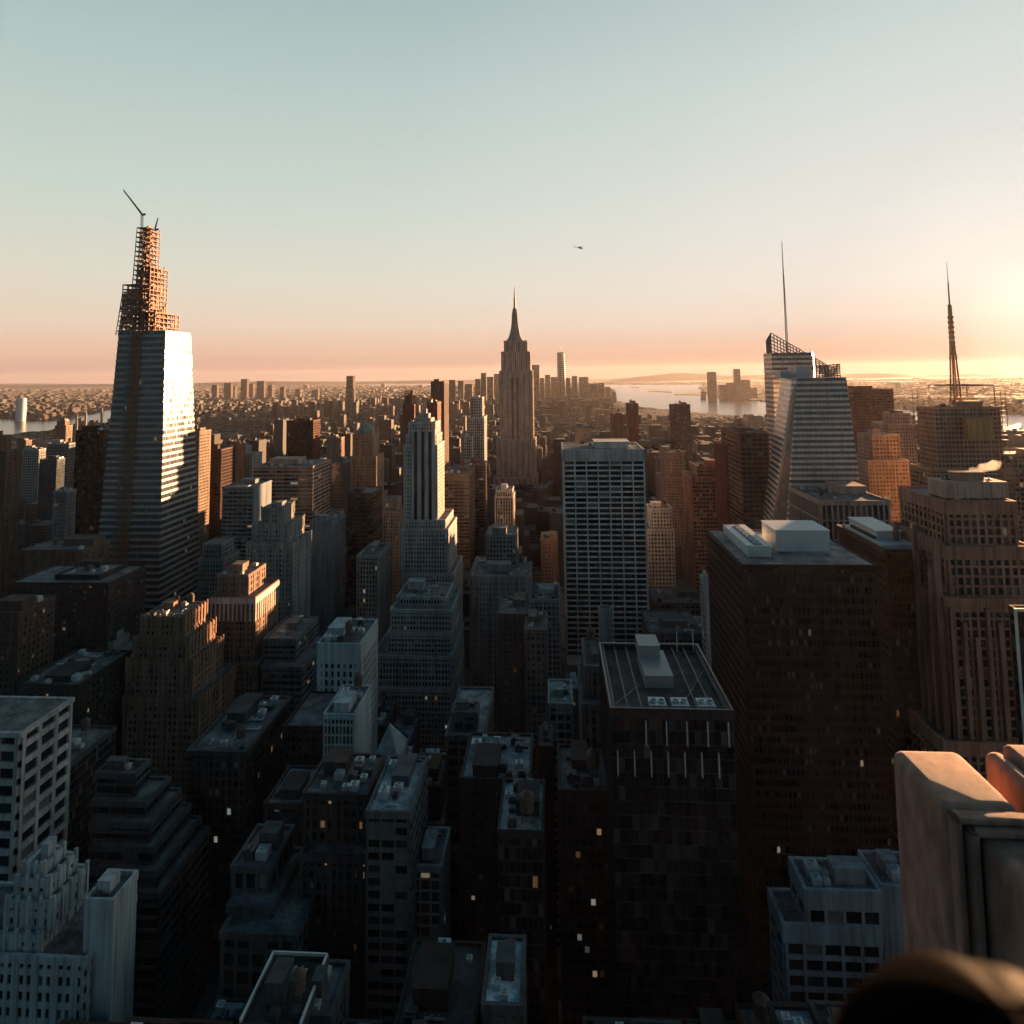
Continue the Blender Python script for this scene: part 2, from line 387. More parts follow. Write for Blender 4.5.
def T(x0, x1, y, v0, v1):
    """a tier from its north face as seen: left and right column, row of its top edge, distance of front and back"""
    a, b = at(x0, y, v0), at(x1, y, v0)
    zc = at((x0 + x1) / 2, y, v0).z
    return (a.x, b.x, v0, v1, zc)
def ST(bay=3.2, flr=3.6, pw=1.0, sh=1.3, **k): return dict(bay=bay, flr=flr, pw=pw, sh=sh, **k)
PUNCH = ST(3.0, 3.5, 1.5, 1.7); BRICK = ST(2.8, 3.4, 1.45, 1.8, strong=4)
BANDS = ST(6.0, 3.8, .35, 1.7, d=.3); RIBS = ST(2.2, 3.8, .75, .8, d=.7); CURTAIN = ST(1.6, 3.9, .10, .5, d=.08)
GRID = ST(3.4, 3.8, .7, 1.0, d=.5); DECO = ST(2.6, 3.6, 1.2, 1.1, strong=3, d=.45)
GREYW, LIME, TAN, BRN, RED, DK, WHT = (.30, .31, .32), (.33, .30, .27), (.27, .20, .15), (.15, .105, .08), (.17, .075, .055), (.035, .035, .04), (.55, .56, .56)
# ------------------------------------------------------------------ hand-placed buildings
B = building
B('office_tower', 'unseen dark tower slab that the stone parapet crowns, under the viewer', 'tower', [(-60, 70, -32, 8.0, HC - 9.2)], ST(3, 3.6, 1.4, 1.4), (.012, .012, .014), clutter=0, parapet=.1, glass='glass_black', roofcol=(.08, .08, .08), yb=2000)  # out-of-view tower shading the near streets; walls near black to stop sunlit bounce
HEROES.clear()
def tower(label, tiers, st, col, ref=None, name='tower', cat='tower', **k):
    return B(name, label, cat, [T(*t) for t in tiers], st, col, ref=ref, **k)
# ---- left edge, far to near
tower('tall brown masonry tower with sunlit crown, cut by the left edge', [(-40, 6, 452, 620, 640), (-30, 1, 437, 624, 636)], DECO, BRN, 'the brown tower at the left edge', yb=560)
tower('square brown block with glowing orange west side beside the river', [(17, 26, 441, 1050, 1062)], PUNCH, TAN, None, name='apartment_block', cat='building', yb=470)
tower('pale glass tower with a bright sunlit top band, left of the black slab', [(17, 39, 450, 900, 912)], GRID, (.5, .5, .48), 'the pale sunlit-top glass tower', glass='glass_blue', yb=500)
tower('blue glass box with a pale rim behind the teal block at left', [(47, 69, 444, 860, 874)], CURTAIN, (.35, .38, .4), None, glass='glass_blue', yb=480)
tower('dark teal glass block with a small orange sunlit stair tower', [(40, 57, 460, 800, 814)], CURTAIN, (.10, .13, .14), None, glass='glass_blue', yb=520)
tower('orange sunlit masonry block behind the blue glass box', [(55, 66, 426, 1150, 1166), (57, 65, 421, 1153, 1164)], PUNCH, TAN, None, name='apartment_block', cat='building', yb=440)
tower('grey ribbed office block low beside the black slab', [(54, 67, 492, 640, 652)], RIBS, GREYW, None, yb=540)
tower('flat-topped black glass slab left of the unfinished skyscraper', [(76, 104, 431, 700, 735)], ST(1.8, 3.9, .2, .9, d=.1), (.018, .016, .018), 'the black glass slab', glass='glass_black', clutter=3, yb=545)
tower('brown low block with a row of arched windows under the black slab', [(20, 82, 551, 470, 500)], DECO, (.10, .08, .07), None, name='office_block', cat='building', yb=575)
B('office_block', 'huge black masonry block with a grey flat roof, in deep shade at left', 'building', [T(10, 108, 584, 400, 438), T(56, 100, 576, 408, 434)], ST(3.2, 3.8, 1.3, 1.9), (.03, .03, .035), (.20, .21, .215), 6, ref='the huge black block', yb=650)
tower('small brown house-like block at the left edge in shade', [(-30, 18, 614, 330, 355)], PUNCH, (.13, .10, .09), None, name='office_block', cat='building', yb=650)
tower('teal-grey block with a stepped pale penthouse, left of the orange-topped brick tower', [(86, 122, 672, 395, 425), (92, 116, 655, 399, 420), (98, 113, 644, 402, 417)], ST(3.2, 3.6, 1.7, 1.6), (.25, .29, .30), 'the teal-grey stepped block', name='office_block', cat='building', yb=730)
tower('near office tower of pale concrete with three columns of deep windows on its side', [(-60, 21, 732, 230, 254)], ST(8.0, 5.9, 1.5, 2.1, d=.9, corner=1.2), (.44, .42, .42), 'the concrete window-grid tower', clutter=0, parts_windows=True, yb=1000, parapet=.4, tank=False)
tower('dark flat block with a teal roof rim behind the concrete window-grid tower', [(10, 66, 768, 262, 292)], CURTAIN, (.10, .13, .14), None, glass='glass_black', name='office_block', cat='building', yb=880, clutter=1)
tower('dark flat-roofed block strewn with plant, above the concrete window-grid tower', [(18, 78, 686, 320, 360)], ST(3, 3.6, 1.5, 1.7), (.07, .075, .08), None, name='office_block', cat='building', yb=700, clutter=9)
# ---- bottom-left white deco block
wt = (.46, .50, .50)
tower('white art deco block with a stepped sculpted crown in the bottom left corner', [(-60, 86, 957, 194, 216), (-60, 40, 935, 196, 214), (8, 52, 903, 198, 212), (18, 48, 882, 200, 211), (25, 43, 868, 202, 210)],
      ST(3.0, 4.5, 1.15, 1.9, strong=2, d=.5), wt, 'the white art deco block', clutter=2, parts_windows=True, yb=1024, tank=False)
tower('windowless white shaft with a walled roof beside the white art deco block', [(85, 113, 904, 196, 207)], ST(3, 3.5, 1, 1.5, blank='NWE', d=.2), (.50, .53, .53), 'the windowless white shaft', clutter=2, yb=1024, tank=False, parapet=1.6, name='stair_tower')
# ---- stepped dark building
tower('black office building with pale-edged terraces stepping down, left foreground', [(90, 160, 893, 240, 273), (91, 157, 872, 243, 272), (91, 154, 848, 247, 271), (92, 150, 824, 250, 270), (92, 146, 803, 254, 269), (97, 135, 775, 258, 267)],
      ST(7, 4.2, .1, 1.1, d=.5), (.16, .18, .20), 'the black terraced building', glass='glass_black', clutter=2, yb=900, tank=False)
# ---- brown deco towers left
tower('brown brick deco tower whose upper corner glows orange, left of centre', [(124, 198, 700, 346, 385), (127, 192, 662, 350, 382), (134, 188, 640, 352, 380), (142, 184, 618, 355, 378)],
      ST(2.7, 3.5, 1.3, 1.6, strong=4, d=.45), (.27, .165, .12), 'the orange-cornered brick tower', yb=790, clutter=5)
tower('brown tower with a white columned top storey glowing orange on its west side', [(207, 258, 665, 398, 440), (212, 255, 598, 402, 436), (218, 248, 576, 406, 430)],
      ST(2.6, 3.5, 1.2, 1.5, strong=3, d=.4), (.27, .18, .135), 'the white-banded brown tower', yb=710, clutter=4)
tower('pale stone deco tower with stepped battlements, lit along its west edge', [(247, 292, 545, 478, 515), (253, 288, 526, 482, 512), (262, 283, 509, 486, 506)],
      ST(2.4, 3.5, 1.15, 1.35, strong=3, d=.5), (.34, .34, .33), 'the pale battlemented tower', yb=620, clutter=2)
tower('dark mid-rise in front of the pale battlemented tower with stepped floors', [(262, 302, 668, 392, 440), (264, 296, 640, 400, 436)], ST(4, 3.7, .4, 1.6), (.13, .15, .17), None, name='office_block', cat='building', yb=700)
tower('slate blue slab whose blank west wall is lit cream', [(223, 253, 488, 600, 640)], ST(5, 3.8, .4, 1.9, blank='W'), (.20, .25, .29), 'the blue slab with the cream wall', yb=560, clutter=2)
tower('wide banded office tower with orange west face and rooftop sheds', [(254, 313, 467, 680, 735)], ST(8, 4.0, .3, 2.0, d=.3), (.42, .31, .26), 'the wide orange-banded tower', yb=590, clutter=9)
tower('dark oxblood office slab far behind the wide banded tower', [(287, 313, 421, 1000, 1030)], RIBS, (.12, .05, .04), 'the far oxblood slab', yb=455, glass='glass_black', clutter=2)
tower('slim tan tower with orange top directly right of the unfinished skyscraper', [(190, 199, 432, 700, 725)], PUNCH, TAN, None, yb=560, clutter=1)
tower('dark brown flat slab right of the slim tan tower', [(201, 221, 450, 740, 775)], RIBS, (.08, .04, .035), None, glass='glass_black', yb=520, clutter=2)
tower('reddish brick tower with orange west side beside the dark brown slab', [(219, 234, 447, 800, 830)], BRICK, (.22, .09, .06), None, yb=500, clutter=2)
tower('thin pale stepped tower between the oxblood slab and the reddish brick tower', [(234, 252, 455, 850, 880), (237, 245, 447, 853, 872)], PUNCH, GREYW, None, yb=480, clutter=1)
tower('small green-domed drum-topped block at the foot of the unfinished skyscraper', [(199, 224, 560, 520, 545), (203, 221, 545, 522, 543)], ST(2.4, 3.6, 1, 1.2), (.22, .27, .27), None, name='office_block', cat='building', yb=600, clutter=0)
lin = tower('ornate tan tower with a green domed cap and glowing orange west face', [(350, 378, 497, 745, 785), (351, 376, 457, 748, 782), (353, 373, 435, 752, 778)], ST(2.6, 3.6, 1.3, 1.2, strong=3, d=.5), (.36, .24, .17), 'the green-capped tan tower', yb=492, clutter=0)
tower('black-brown tower with a striped orange west side under the green-capped tower', [(348, 372, 494, 600, 635)], ST(3, 3.8, .3, 1.7), (.07, .045, .045), None, glass='glass_black', yb=555, clutter=1)
tower('blank grey concrete slab between the two dark towers, mid left', [(310, 334, 523, 560, 590)], ST(3, 3.6, 1, 1.2, blank='N'), (.27, .28, .30), 'the blank grey slab', yb=585, clutter=2)
tower('cream gridded block with a brown west face below the black-brown tower', [(357, 378, 557, 520, 560)], ST(2.6, 3.6, .9, .9), (.36, .33, .31), None, yb=620, clutter=2)
tower('light stone tower with a pointed roof, left of the striped limestone skyscraper', [(381, 400, 512, 700, 730), (384, 397, 500, 704, 724)], DECO, (.30, .28, .27), None, yb=560, clutter=0)
tower('tan slab lit orange behind the green-capped tower', [(327, 338, 439, 980, 1010)], ST(3, 3.6, 1, 1.2, blank='N'), (.33, .24, .20), None, yb=460, clutter=1)
tower('glassy blue-grey block beside the green-capped tower', [(332, 345, 463, 820, 850)], CURTAIN, (.2, .24, .27), None, glass='glass_blue', yb=500, clutter=1)
# ---- striped limestone skyscraper (setback)
tower('limestone skyscraper with three dark vertical window stripes and an orange west edge', [(402, 453, 575, 556, 612), (402, 448, 530, 560, 608), (403, 445, 521, 562, 606), (404, 437, 446, 565, 600), (406, 436, 436, 567, 596), (409, 435, 423, 569, 592)],
      ST(2.5, 3.6, 1.25, 1.2, d=.5), (.56, .52, .50), 'the striped limestone skyscraper', name='skyscraper', cat='skyscraper', yb=590, clutter=0)
# ---- white-grid base block
tower('broad grey-white office block with dense square windows in four stages', [(372, 451, 690, 412, 470), (373, 451, 657, 415, 470), (388, 451, 634, 420, 468), (391, 451, 611, 424, 466), (397, 446, 598, 434, 462)],
      ST(2.1, 3.4, .75, 1.2, d=.4), (.34, .37, .38), 'the broad grey-white gridded block', yb=700, clutter=6, tank=False)
# ---- centre back
tower('dark slender tower with a sunlit edge, far left of the spired skyscraper', [(431, 444, 382, 950, 990)], ST(2.5, 3.7, 1.3, .5), (.12, .075, .065), 'the dark slender tower', yb=450, clutter=1)
tower('red-brown slab crowned with sheds behind the striped limestone skyscraper', [(426, 437, 403, 880, 910)], BRICK, RED, None, yb=430, clutter=3)
tower('brick tower with a small spire left of the striped limestone skyscraper', [(403, 414, 405, 1000, 1030), (405, 412, 396, 1003, 1025)], BRICK, RED, None, yb=420, clutter=1)
tower('pale teal gridded tower under a dark block, left of the spired skyscraper', [(467, 484, 418, 900, 935), (470, 482, 398, 905, 930)], ST(2.6, 3.8, .9, .9, d=.3), (.48, .52, .50), 'the pale teal gridded tower', yb=462, clutter=1)
tower('low teal wing attached in front of the pale gridded tower', [(461, 472, 437, 880, 898)], ST(2.6, 3.8, .8, .9), (.36, .42, .42), None, yb=462, clutter=1)
tower('brown banded office block just right of the striped limestone skyscraper', [(443, 469, 474, 690, 740)], ST(6, 3.6, .4, 1.7), (.20, .14, .12), 'the brown banded block', yb=545, clutter=4)
tower('dark red brick tower with a pale domed tank, behind the brown banded block', [(463, 484, 466, 760, 800)], ST(6, 3.6, .4, 1.7), (.17, .08, .06), None, yb=520, clutter=4, tank=True)
tower('slim white ribbed tower with a dark mechanical crown in the centre', [(495, 513, 497, 690, 720), (496, 512, 491, 692, 718)], ST(2.6, 3.8, .8, .25, d=.4), (.50, .47, .45), 'the slim white ribbed tower', yb=540, clutter=3)
B('tower', 'stone tower with a pale green mansard roof block, centre', 'tower', [T(470, 524, 575, 512, 560), T(486, 516, 536, 518, 548)], ST(2.6, 3.6, 1.1, 1.3), (.26, .26, .26), (.2, .24, .23), 3, ref='the mansard-roofed stone tower', yb=572)
tower('wide grey stone office block with rows of paired windows, centre', [(472, 530, 577, 470, 505)], ST(2.5, 3.6, 1.2, 1.4, strong=2), (.27, .26, .27), 'the wide grey stone block', yb=680, clutter=8, name='office_block', cat='building')
tower('low block with teal-tinted roof machinery beside the tall gridded slab', [(530, 560, 601, 455, 490)], ST(3, 3.6, 1.2, 1.2), (.25, .30, .31), 'the teal-roofed block', yb=640, clutter=10, name='office_block', cat='building')
tower('dark brown loft block with arched cornice, centre', [(498, 527, 615, 395, 425)], BRICK, (.12, .09, .085), None, yb=690, clutter=3, name='loft_block', cat='building')
tower('narrow brick loft tower with pale cornice bands, centre', [(525, 546, 631, 375, 400)], ST(2.8, 3.5, 1.3, 1.2, belt=4), (.20, .165, .15), None, yb=690, clutter=3, name='loft_block', cat='building')
tower('brown tower with a gothic tiled top between the ribbed tower and the gridded slab', [(541, 557, 540, 620, 650)], BRICK, (.18, .12, .10), None, yb=590, clutter=2)
# ---- tall gridded slab
tower('tall white travertine slab with a dense grid of black windows, right of centre', [(563, 644, 450, 530, 585)], ST(9.6, 4.25, .95, 1.4, d=.3, top=8.5, corner=1.0), (.80, .78, .76), 'the tall white gridded slab', name='skyscraper', cat='skyscraper', yb=655, clutter=9, glass='glass_black', parts_windows=True, parapet=.6, tank=False)
# ---- behind and right of it
tower('dark grey tower with a rounded top behind the white gridded slab', [(575, 590, 427, 900, 930)], GRID, (.14, .15, .16), None, yb=445, clutter=2)
tower('white ribbed water-tower-like block behind the white gridded slab', [(576, 588, 426, 1010, 1035)], ST(2.6, 8, .9, .3), (.5, .48, .46), None, yb=445, clutter=1)
tower('tall red-brown tower with pitched shoulders behind the white gridded slab', [(628, 638, 404, 1150, 1180)], BRICK, RED, None, yb=440, clutter=1)
tower('reddish masonry tower left of the pitched-shouldered tower', [(612, 624, 415, 1050, 1080)], BRICK, (.24, .12, .09), None, yb=445, clutter=2)
tower('flat dark glass apartment slab standing alone below the bay', [(672, 690, 405, 1100, 1125)], ST(3, 3.4, .4, 1.0), (.16, .11, .10), 'the lone slab below the bay', yb=470, clutter=2)
tower('grey-brown stepped tower below the lone apartment slab', [(661, 688, 478, 790, 830), (664, 684, 453, 795, 825)], PUNCH, (.25, .19, .17), None, yb=530, clutter=2)
tower('white stone block with setbacks right of the white gridded slab', [(647, 674, 530, 630, 660), (650, 672, 509, 640, 660)], ST(3, 3.7, 1.2, 1.5), (.44, .43, .42), None, yb=565, clutter=3)
tower('rust-coloured deco tower with a crown of small lamps', [(692, 728, 478, 640, 680), (697, 726, 467, 643, 676)], ST(3.0, 3.8, .5, 1.5), (.28, .15, .12), 'the lamp-crowned rust tower', yb=600, clutter=5)
tower('dark red slab with lit brown ribs beside the lamp-crowned rust tower', [(740, 768, 434, 560, 620)], ST(5, 3.9, .8, 1.8, d=.4), (.22, .10, .075), 'the dark red ribbed slab', yb=560, clutter=5)
tower('maroon block at the left foot of the dark red ribbed slab', [(726, 741, 446, 600, 640)], RIBS, (.16, .06, .05), None, yb=560, clutter=2)
tower('slim white slab seen edge on, left of the big dark office block', [(704, 713, 581, 430, 440)], ST(4.6, 3.7, .8, 1.2, blank='N'), (.52, .55, .55), 'the slim white slab', yb=690, clutter=1, tank=False)
tower('low dark-roofed block between the gridded slab and the slim white slab', [(650, 702, 634, 440, 480)], ST(3, 3.8, 1.2, 2), (.13, .12, .13), None, yb=655, clutter=4, name='office_block', cat='building')
tower('low brown library-like block with trees and lamps around it', [(655, 705, 604, 560, 600)], ST(4, 5, 1.5, 2), (.16, .12, .11), None, yb=615, clutter=6, name='office_block', cat='building')
# ---- right foreground
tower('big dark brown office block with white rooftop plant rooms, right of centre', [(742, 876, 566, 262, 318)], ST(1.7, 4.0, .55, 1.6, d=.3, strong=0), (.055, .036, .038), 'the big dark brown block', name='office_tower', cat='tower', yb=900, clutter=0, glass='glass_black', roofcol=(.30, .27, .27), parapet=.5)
tower('dark red tower with cut corners and a pale double-deck roof plant', [(886, 924, 552, 322, 372)], ST(1.9, 4.0, .55, 1.2, d=.3), (.10, .04, .035), 'the cut-cornered dark red tower', name='office_tower', cat='tower', yb=740, clutter=0, glass='glass_black', roofcol=(.36, .32, .30), cornice=.8)
tower('beige block with tall dark vertical windows under a plant-covered roof', [(820, 889, 502, 445, 500)], ST(3.7, 13, 1.0, 1.0, d=.7, top=2), (.46, .34, .30), 'the beige fin-fronted block', yb=545, clutter=8, glass='glass_black')
tower('plain rust-red box with a flat roof behind the crystalline tower', [(852, 893, 390, 900, 950)], ST(2.5, 3.8, .4, 1.9, d=.2), (.20, .075, .05), 'the rust-red box', yb=455, clutter=2, glass='glass_black')
tower('beige stepped tower under the rust-red box', [(868, 908, 461, 640, 690), (872, 899, 436, 650, 680)], ST(3, 3.7, 1, 1.6), (.42, .31, .26), 'the beige stepped tower', yb=500, clutter=4)
tower('beige masonry tower with columns behind the brown ribbed tower', [(889, 915, 425, 760, 800), (894, 910, 414, 765, 790)], ST(3, 3.7, 1.2, 1.6), (.44, .33, .27), None, yb=470, clutter=2)
bt = (.36, .20, .15)
tower('brown granite tower with deep vertical ribs and a blank cube top, right', [(944, 1040, 744, 296, 350), (944, 1040, 600, 300, 350), (946, 1032, 548, 304, 348), (945, 1014, 503, 308, 345), (944, 1003, 485, 312, 322)],
      ST(3.3, 4.0, 1.15, 1.0, d=.8, top=5), bt, 'the ribbed brown granite tower', name='skyscraper', cat='skyscraper', yb=740, clutter=2, tank=False)
tower('hazy brown block at the right edge behind the granite tower', [(1000, 1060, 455, 560, 600)], GRID, (.34, .2, .14), None, yb=520, clutter=3)
tower('dark tower cut by the right edge with a bright white corner strip', [(1016, 1100, 612, 205, 207.5)], ST(3, 4, .15, 1.0, d=.2), (.13, .05, .04), None, yb=744, clutter=1, glass='glass_black')
# ---- near white pair, left of centre
tower('white block with slot windows on its lower front and tanks on its roof', [(318, 360, 645, 330, 362)], ST(3.2, 4.2, 1.7, 1.4, top=9, d=.4), (.45, .50, .52), 'the white slot-windowed block', name='office_block', cat='building', yb=700, clutter=9, parts_windows=True, roofcol=(.10, .11, .115))
tower('slender white ribbed block in front of the white slot-windowed block', [(324, 354, 716, 268, 292)], ST(1.5, 3.8, .5, .8, d=.25, blank='W'), (.44, .50, .52), 'the slender white ribbed block', name='office_block', cat='building', yb=795, clutter=4)
tower('black unlit block with a pale rim under the slender white block', [(284, 324, 728, 298, 330)], ST(3, 3.8, 1.2, 1.6), (.05, .055, .06), None, name='office_block', cat='building', yb=780, clutter=0, glass='glass_black')
tower('dark block with a bracketed cornice and terrace roof, below the white-banded brown tower', [(190, 246, 752, 288, 335)], ST(2.8, 3.8, 1.1, 1.2, d=.3), (.13, .14, .15), None, name='office_block', cat='building', yb=880, clutter=9, cornice=.8)
tower('flat grey-roofed low block above the dark mesh-fronted building', [(265, 306, 806, 258, 282)], ST(3, 3.8, 1.2, 1.6), (.09, .10, .11), None, name='office_block', cat='building', yb=830, clutter=1, tank=False, roofcol=(.26, .27, .28))
tower('wide dark brick building with two projecting wings and a few lit windows', [(301, 368, 858, 214, 244), (304, 366, 796, 220, 242)], ST(2.5, 3.5, 1.0, 1.3, strong=4, d=.5), (.13, .11, .115), 'the wide dark brick building', name='apartment_block', cat='building', yb=930, clutter=6, glass='glass_office')
tower('white-rimmed office block with strip windows below the pyramid roof', [(367, 409, 814, 204, 232)], ST(4.2, 3.6, .5, 1.4, d=.35), (.22, .26, .29), 'the white-rimmed strip-windowed block', name='office_block', cat='building', yb=890, clutter=6, parts_windows=True, roofcol=(.45, .50, .50))
tower('small plain grey stair block on the far side of the white-rimmed block', [(393, 413, 789, 235, 250)], ST(3, 3.8, 1.2, 1.6, blank='NW'), (.24, .26, .28), None, name='stair_tower', cat='building', yb=815, clutter=1)
pyr = tower('small block carrying a tall grey pyramid roof', [(366, 399, 782, 258, 280)], ST(3, 3.8, 1.4, 1.6), (.28, .31, .33), 'the pyramid-roofed block', name='church', cat='building', yb=800, clutter=0)
tower('stepped teal-roofed block with a columned front, lower left of centre', [(222, 296, 935, 200, 232), (229, 272, 908, 206, 230), (233, 270, 868, 212, 230)], ST(4.2, 5.0, 1.0, 1.2, d=.6), (.18, .20, .215), 'the stepped columned block', name='office_block', cat='building', yb=1000, clutter=2)
tower('white lattice-fronted small block with round roof fans', [(410, 441, 868, 215, 232)], ST(3.2, 3.4, .5, .6, d=.3), (.30, .33, .35), None, name='office_block', cat='building', yb=905, clutter=3)
tower('block with a pale three-windowed penthouse and cluttered roof, centre', [(446, 484, 738, 268, 308), (452, 476, 714, 272, 280)], ST(5, 4.0, 1.0, 1.2, d=.4), (.20, .22, .23), 'the block with the three-windowed penthouse', name='office_block', cat='building', yb=775, clutter=8, roofcol=(.28, .30, .31))
tower('wide roof with a pale hut and snow-grey patches, centre foreground', [(461, 530, 781, 234, 262)], BRICK, (.09, .09, .10), 'the patchy grey roof', name='loft_block', cat='building', yb=830, clutter=12, roofcol=(.34, .37, .38))
tower('tall thin black slab with a crowded white-rimmed roof, centre foreground', [(498, 543, 834, 200, 224)], ST(1.6, 3.8, .25, .6, d=.15), (.055, .065, .08), 'the thin black slab', name='office_tower', cat='tower', yb=960, clutter=10, glass='glass_black', roofcol=(.45, .50, .50))
tower('bright grey roof with a glazed hatch at the bottom centre', [(483, 521, 1008, 160, 178)], BRICK, (.20, .22, .23), 'the bright bottom-centre roof', name='loft_block', cat='building', yb=1024, clutter=4, roofcol=(.75, .80, .80), tank=False)
tower('long dark brick block with rows of lit windows, left of the glass box tower', [(559, 609, 793, 224, 250)], ST(2.4, 3.6, .9, 1.5, d=.3), (.12, .09, .09), 'the lit-window brick block', name='apartment_block', cat='building', yb=870, clutter=7, glass='glass_office')
tower('pale ribbed slab with balconies squeezed against the glass box tower', [(583, 604, 706, 256, 290), (586, 603, 668, 262, 288)], ST(2.6, 3.6, 1.3, .9, d=.6), (.22, .25, .26), None, name='apartment_block', cat='building', yb=760, clutter=1)
tower('teal glass-roofed low block in the centre gap', [(549, 572, 705, 300, 322)], GRID, (.24, .32, .33), None, name='office_block', cat='building', yb=715, clutter=3, roofcol=(.22, .33, .33))
tower('stubby chimney-topped block in the centre gap with pale roof boxes', [(540, 552, 748, 262, 276)], BRICK, (.15, .16, .17), None, name='loft_block', cat='building', yb=760, clutter=2)
# glass box tower with fins
gem = tower('dark glass box tower with a sunken roof deck and short white fins, centre right', [(611, 733, 717, 208, 256)], ST(1.9, 4.1, .10, .35, d=.12, top=.6), (.07, .09, .11), 'the glass box tower', name='office_tower', cat='tower', yb=1024, clutter=0, glass='glass_mirror', wallmat='metal_clad', roofcol=(.06, .065, .07), parapet=2.5)
tower('white-fronted building with a square window grid at the bottom right', [(784, 880, 928, 200, 212), (806, 880, 893, 200.4, 212)], ST(5, 4.2, .8, 1.2, d=.5, top=4), (.28, .32, .36), 'the white-fronted grid building', name='office_block', cat='building', yb=1010, clutter=6, parts_windows=True, tank=False, glass='glass_black')
tower('plain slate block with a white roof box, against the stone parapet', [(881, 925, 888, 206, 219)], ST(4, 4, 1, 1.5, blank='N'), (.26, .31, .36), None, name='office_block', cat='building', yb=1000, clutter=3)
tower('roof edged with white railings and a broad water tank, bottom left of centre', [(240, 300, 1030, 158, 176)], BRICK, (.14, .15, .16), None, name='loft_block', cat='building', yb=1024, clutter=2, tank=True, roofcol=(.05, .055, .06))
tower('low roof with big round cooling fans, bottom left of centre', [(300, 330, 1018, 164, 178)], BRICK, (.16, .18, .19), None, name='loft_block', cat='building', yb=1024, clutter=6, tank=False)
# ------------------------------------------------------------------ tapered glass bodies
def lerp2(a, b, t): return (a[0] + (b[0] - a[0]) * t, a[1] + (b[1] - a[1]) * t)
def taper(P0, P1, z0, z1, flr, sh, glaz, wall, top=True, d=.3, bay=1.6, ztop=None, skip=()):
    """convex plan P0 at z0 narrowing to P1 at z1 (counter-clockwise); ztop(i) may raise a corner"""
    n = len(P0); nf = max(1, round((z1 - z0) / flr))
    for i in range(n):
        j = (i + 1) % n
        L = math.dist(P0[i], P0[j]); nb = max(1, round(L / bay))
        glaz.quad((*P0[i], z0), (*P0[j], z0), (*P1[j], z1), (*P1[i], z1), ((i * 91, 0), (i * 91 + nb, 0), (i * 91 + nb, nf), (i * 91, nf)))
    for k in range(nf + 1):
        for za, zb in (((z0 + (z1 - z0) * k / nf), (z0 + (z1 - z0) * k / nf + sh)),):
            if zb > z1 + sh * .9: zb = z1 + .3
            ta, tb = (za - z0) / (z1 - z0), min(1.0, (zb - z0) / (z1 - z0))
            A = [lerp2(P0[i], P1[i], ta) for i in range(n)]; Bq = [lerp2(P0[i], P1[i], tb) for i in range(n)]
            cA = (sum(p[0] for p in A) / n, sum(p[1] for p in A) / n)
            def grow(p, c=cA):
                dx, dy = p[0] - c[0], p[1] - c[1]; l = math.hypot(dx, dy); return (p[0] + dx / l * d * 1.4, p[1] + dy / l * d * 1.4)
            A = [grow(p) for p in A]; Bq = [grow(p) for p in Bq]
            for i in range(n):
                if i in skip: continue
                j = (i + 1) % n; wall.quad((*A[i], za), (*A[j], za), (*Bq[j], zb), (*Bq[i], zb))
            wall.poly([(*p, zb) for p in Bq])
            wall.poly([(*p, za) for p in reversed(A)])
def frame(b, x0, x1, y0, y1, z0, z1, flr=4.3, nx=3, ny=3, r=.35, brace=True, deck=None, rnd=random.Random(5), lean=0.0, net=.3):
    """open steel frame: columns, beams, braces, decks and some netting; lean shears it along x"""
    n_0 = len(b.v)
    xs = [x0 + (x1 - x0) * k / nx for k in range(nx + 1)]; ys = [y0 + (y1 - y0) * k / ny for k in range(ny + 1)]
    for i, x in enumerate(xs):
        for j, y in enumerate(ys):
            if 0 < i < nx and 0 < j < ny: continue
            b.box(x - r * .8, x + r * .8, y - r * .8, y + r * .8, z0, z1 + (rnd.random() < .4) * 2.5)
    n = max(1, round((z1 - z0) / flr))
    for k in range(1, n + 1):
        z = z0 + (z1 - z0) * k / n
        for y in (y0, y1): b.box(x0, x1, y - r * .7, y + r * .7, z - .85, z, True)
        for x in (x0, x1): b.box(x - r * .7, x + r * .7, y0, y1, z - .85, z, True)
        if deck and rnd.random() < deck: b.box(x0 + .5, x1 - .5, y0 + .5, y1 - .5, z - .25, z - .05, True)
        for i in range(nx):
            if rnd.random() < net: b.box(xs[i] + .3, xs[i + 1] - .3, y0 + .1, y0 + .3, z - flr * rnd.uniform(.4, .95), z - .9, True)
            if rnd.random() < .5: b.bar((xs[i], y0, z - flr), (xs[i + 1], y0, z - .5), r * .35)
        for j in range(ny):
            if rnd.random() < net: b.box(x1 - .3, x1 - .1, ys[j] + .3, ys[j + 1] - .3, z - flr * rnd.uniform(.4, .95), z - .9, True)
            if rnd.random() < .5: b.bar((x1, ys[j], z - flr), (x1, ys[j + 1], z - .5), r * .35)
        if rnd.random() < .3: b.box(x1, x1 + 1.6, ys[0], ys[1], z - .2, z + 1.1, True)
    b.v[n_0:] = [(x + (z - z0) * lean, y, z) for x, y, z in b.v[n_0:]]
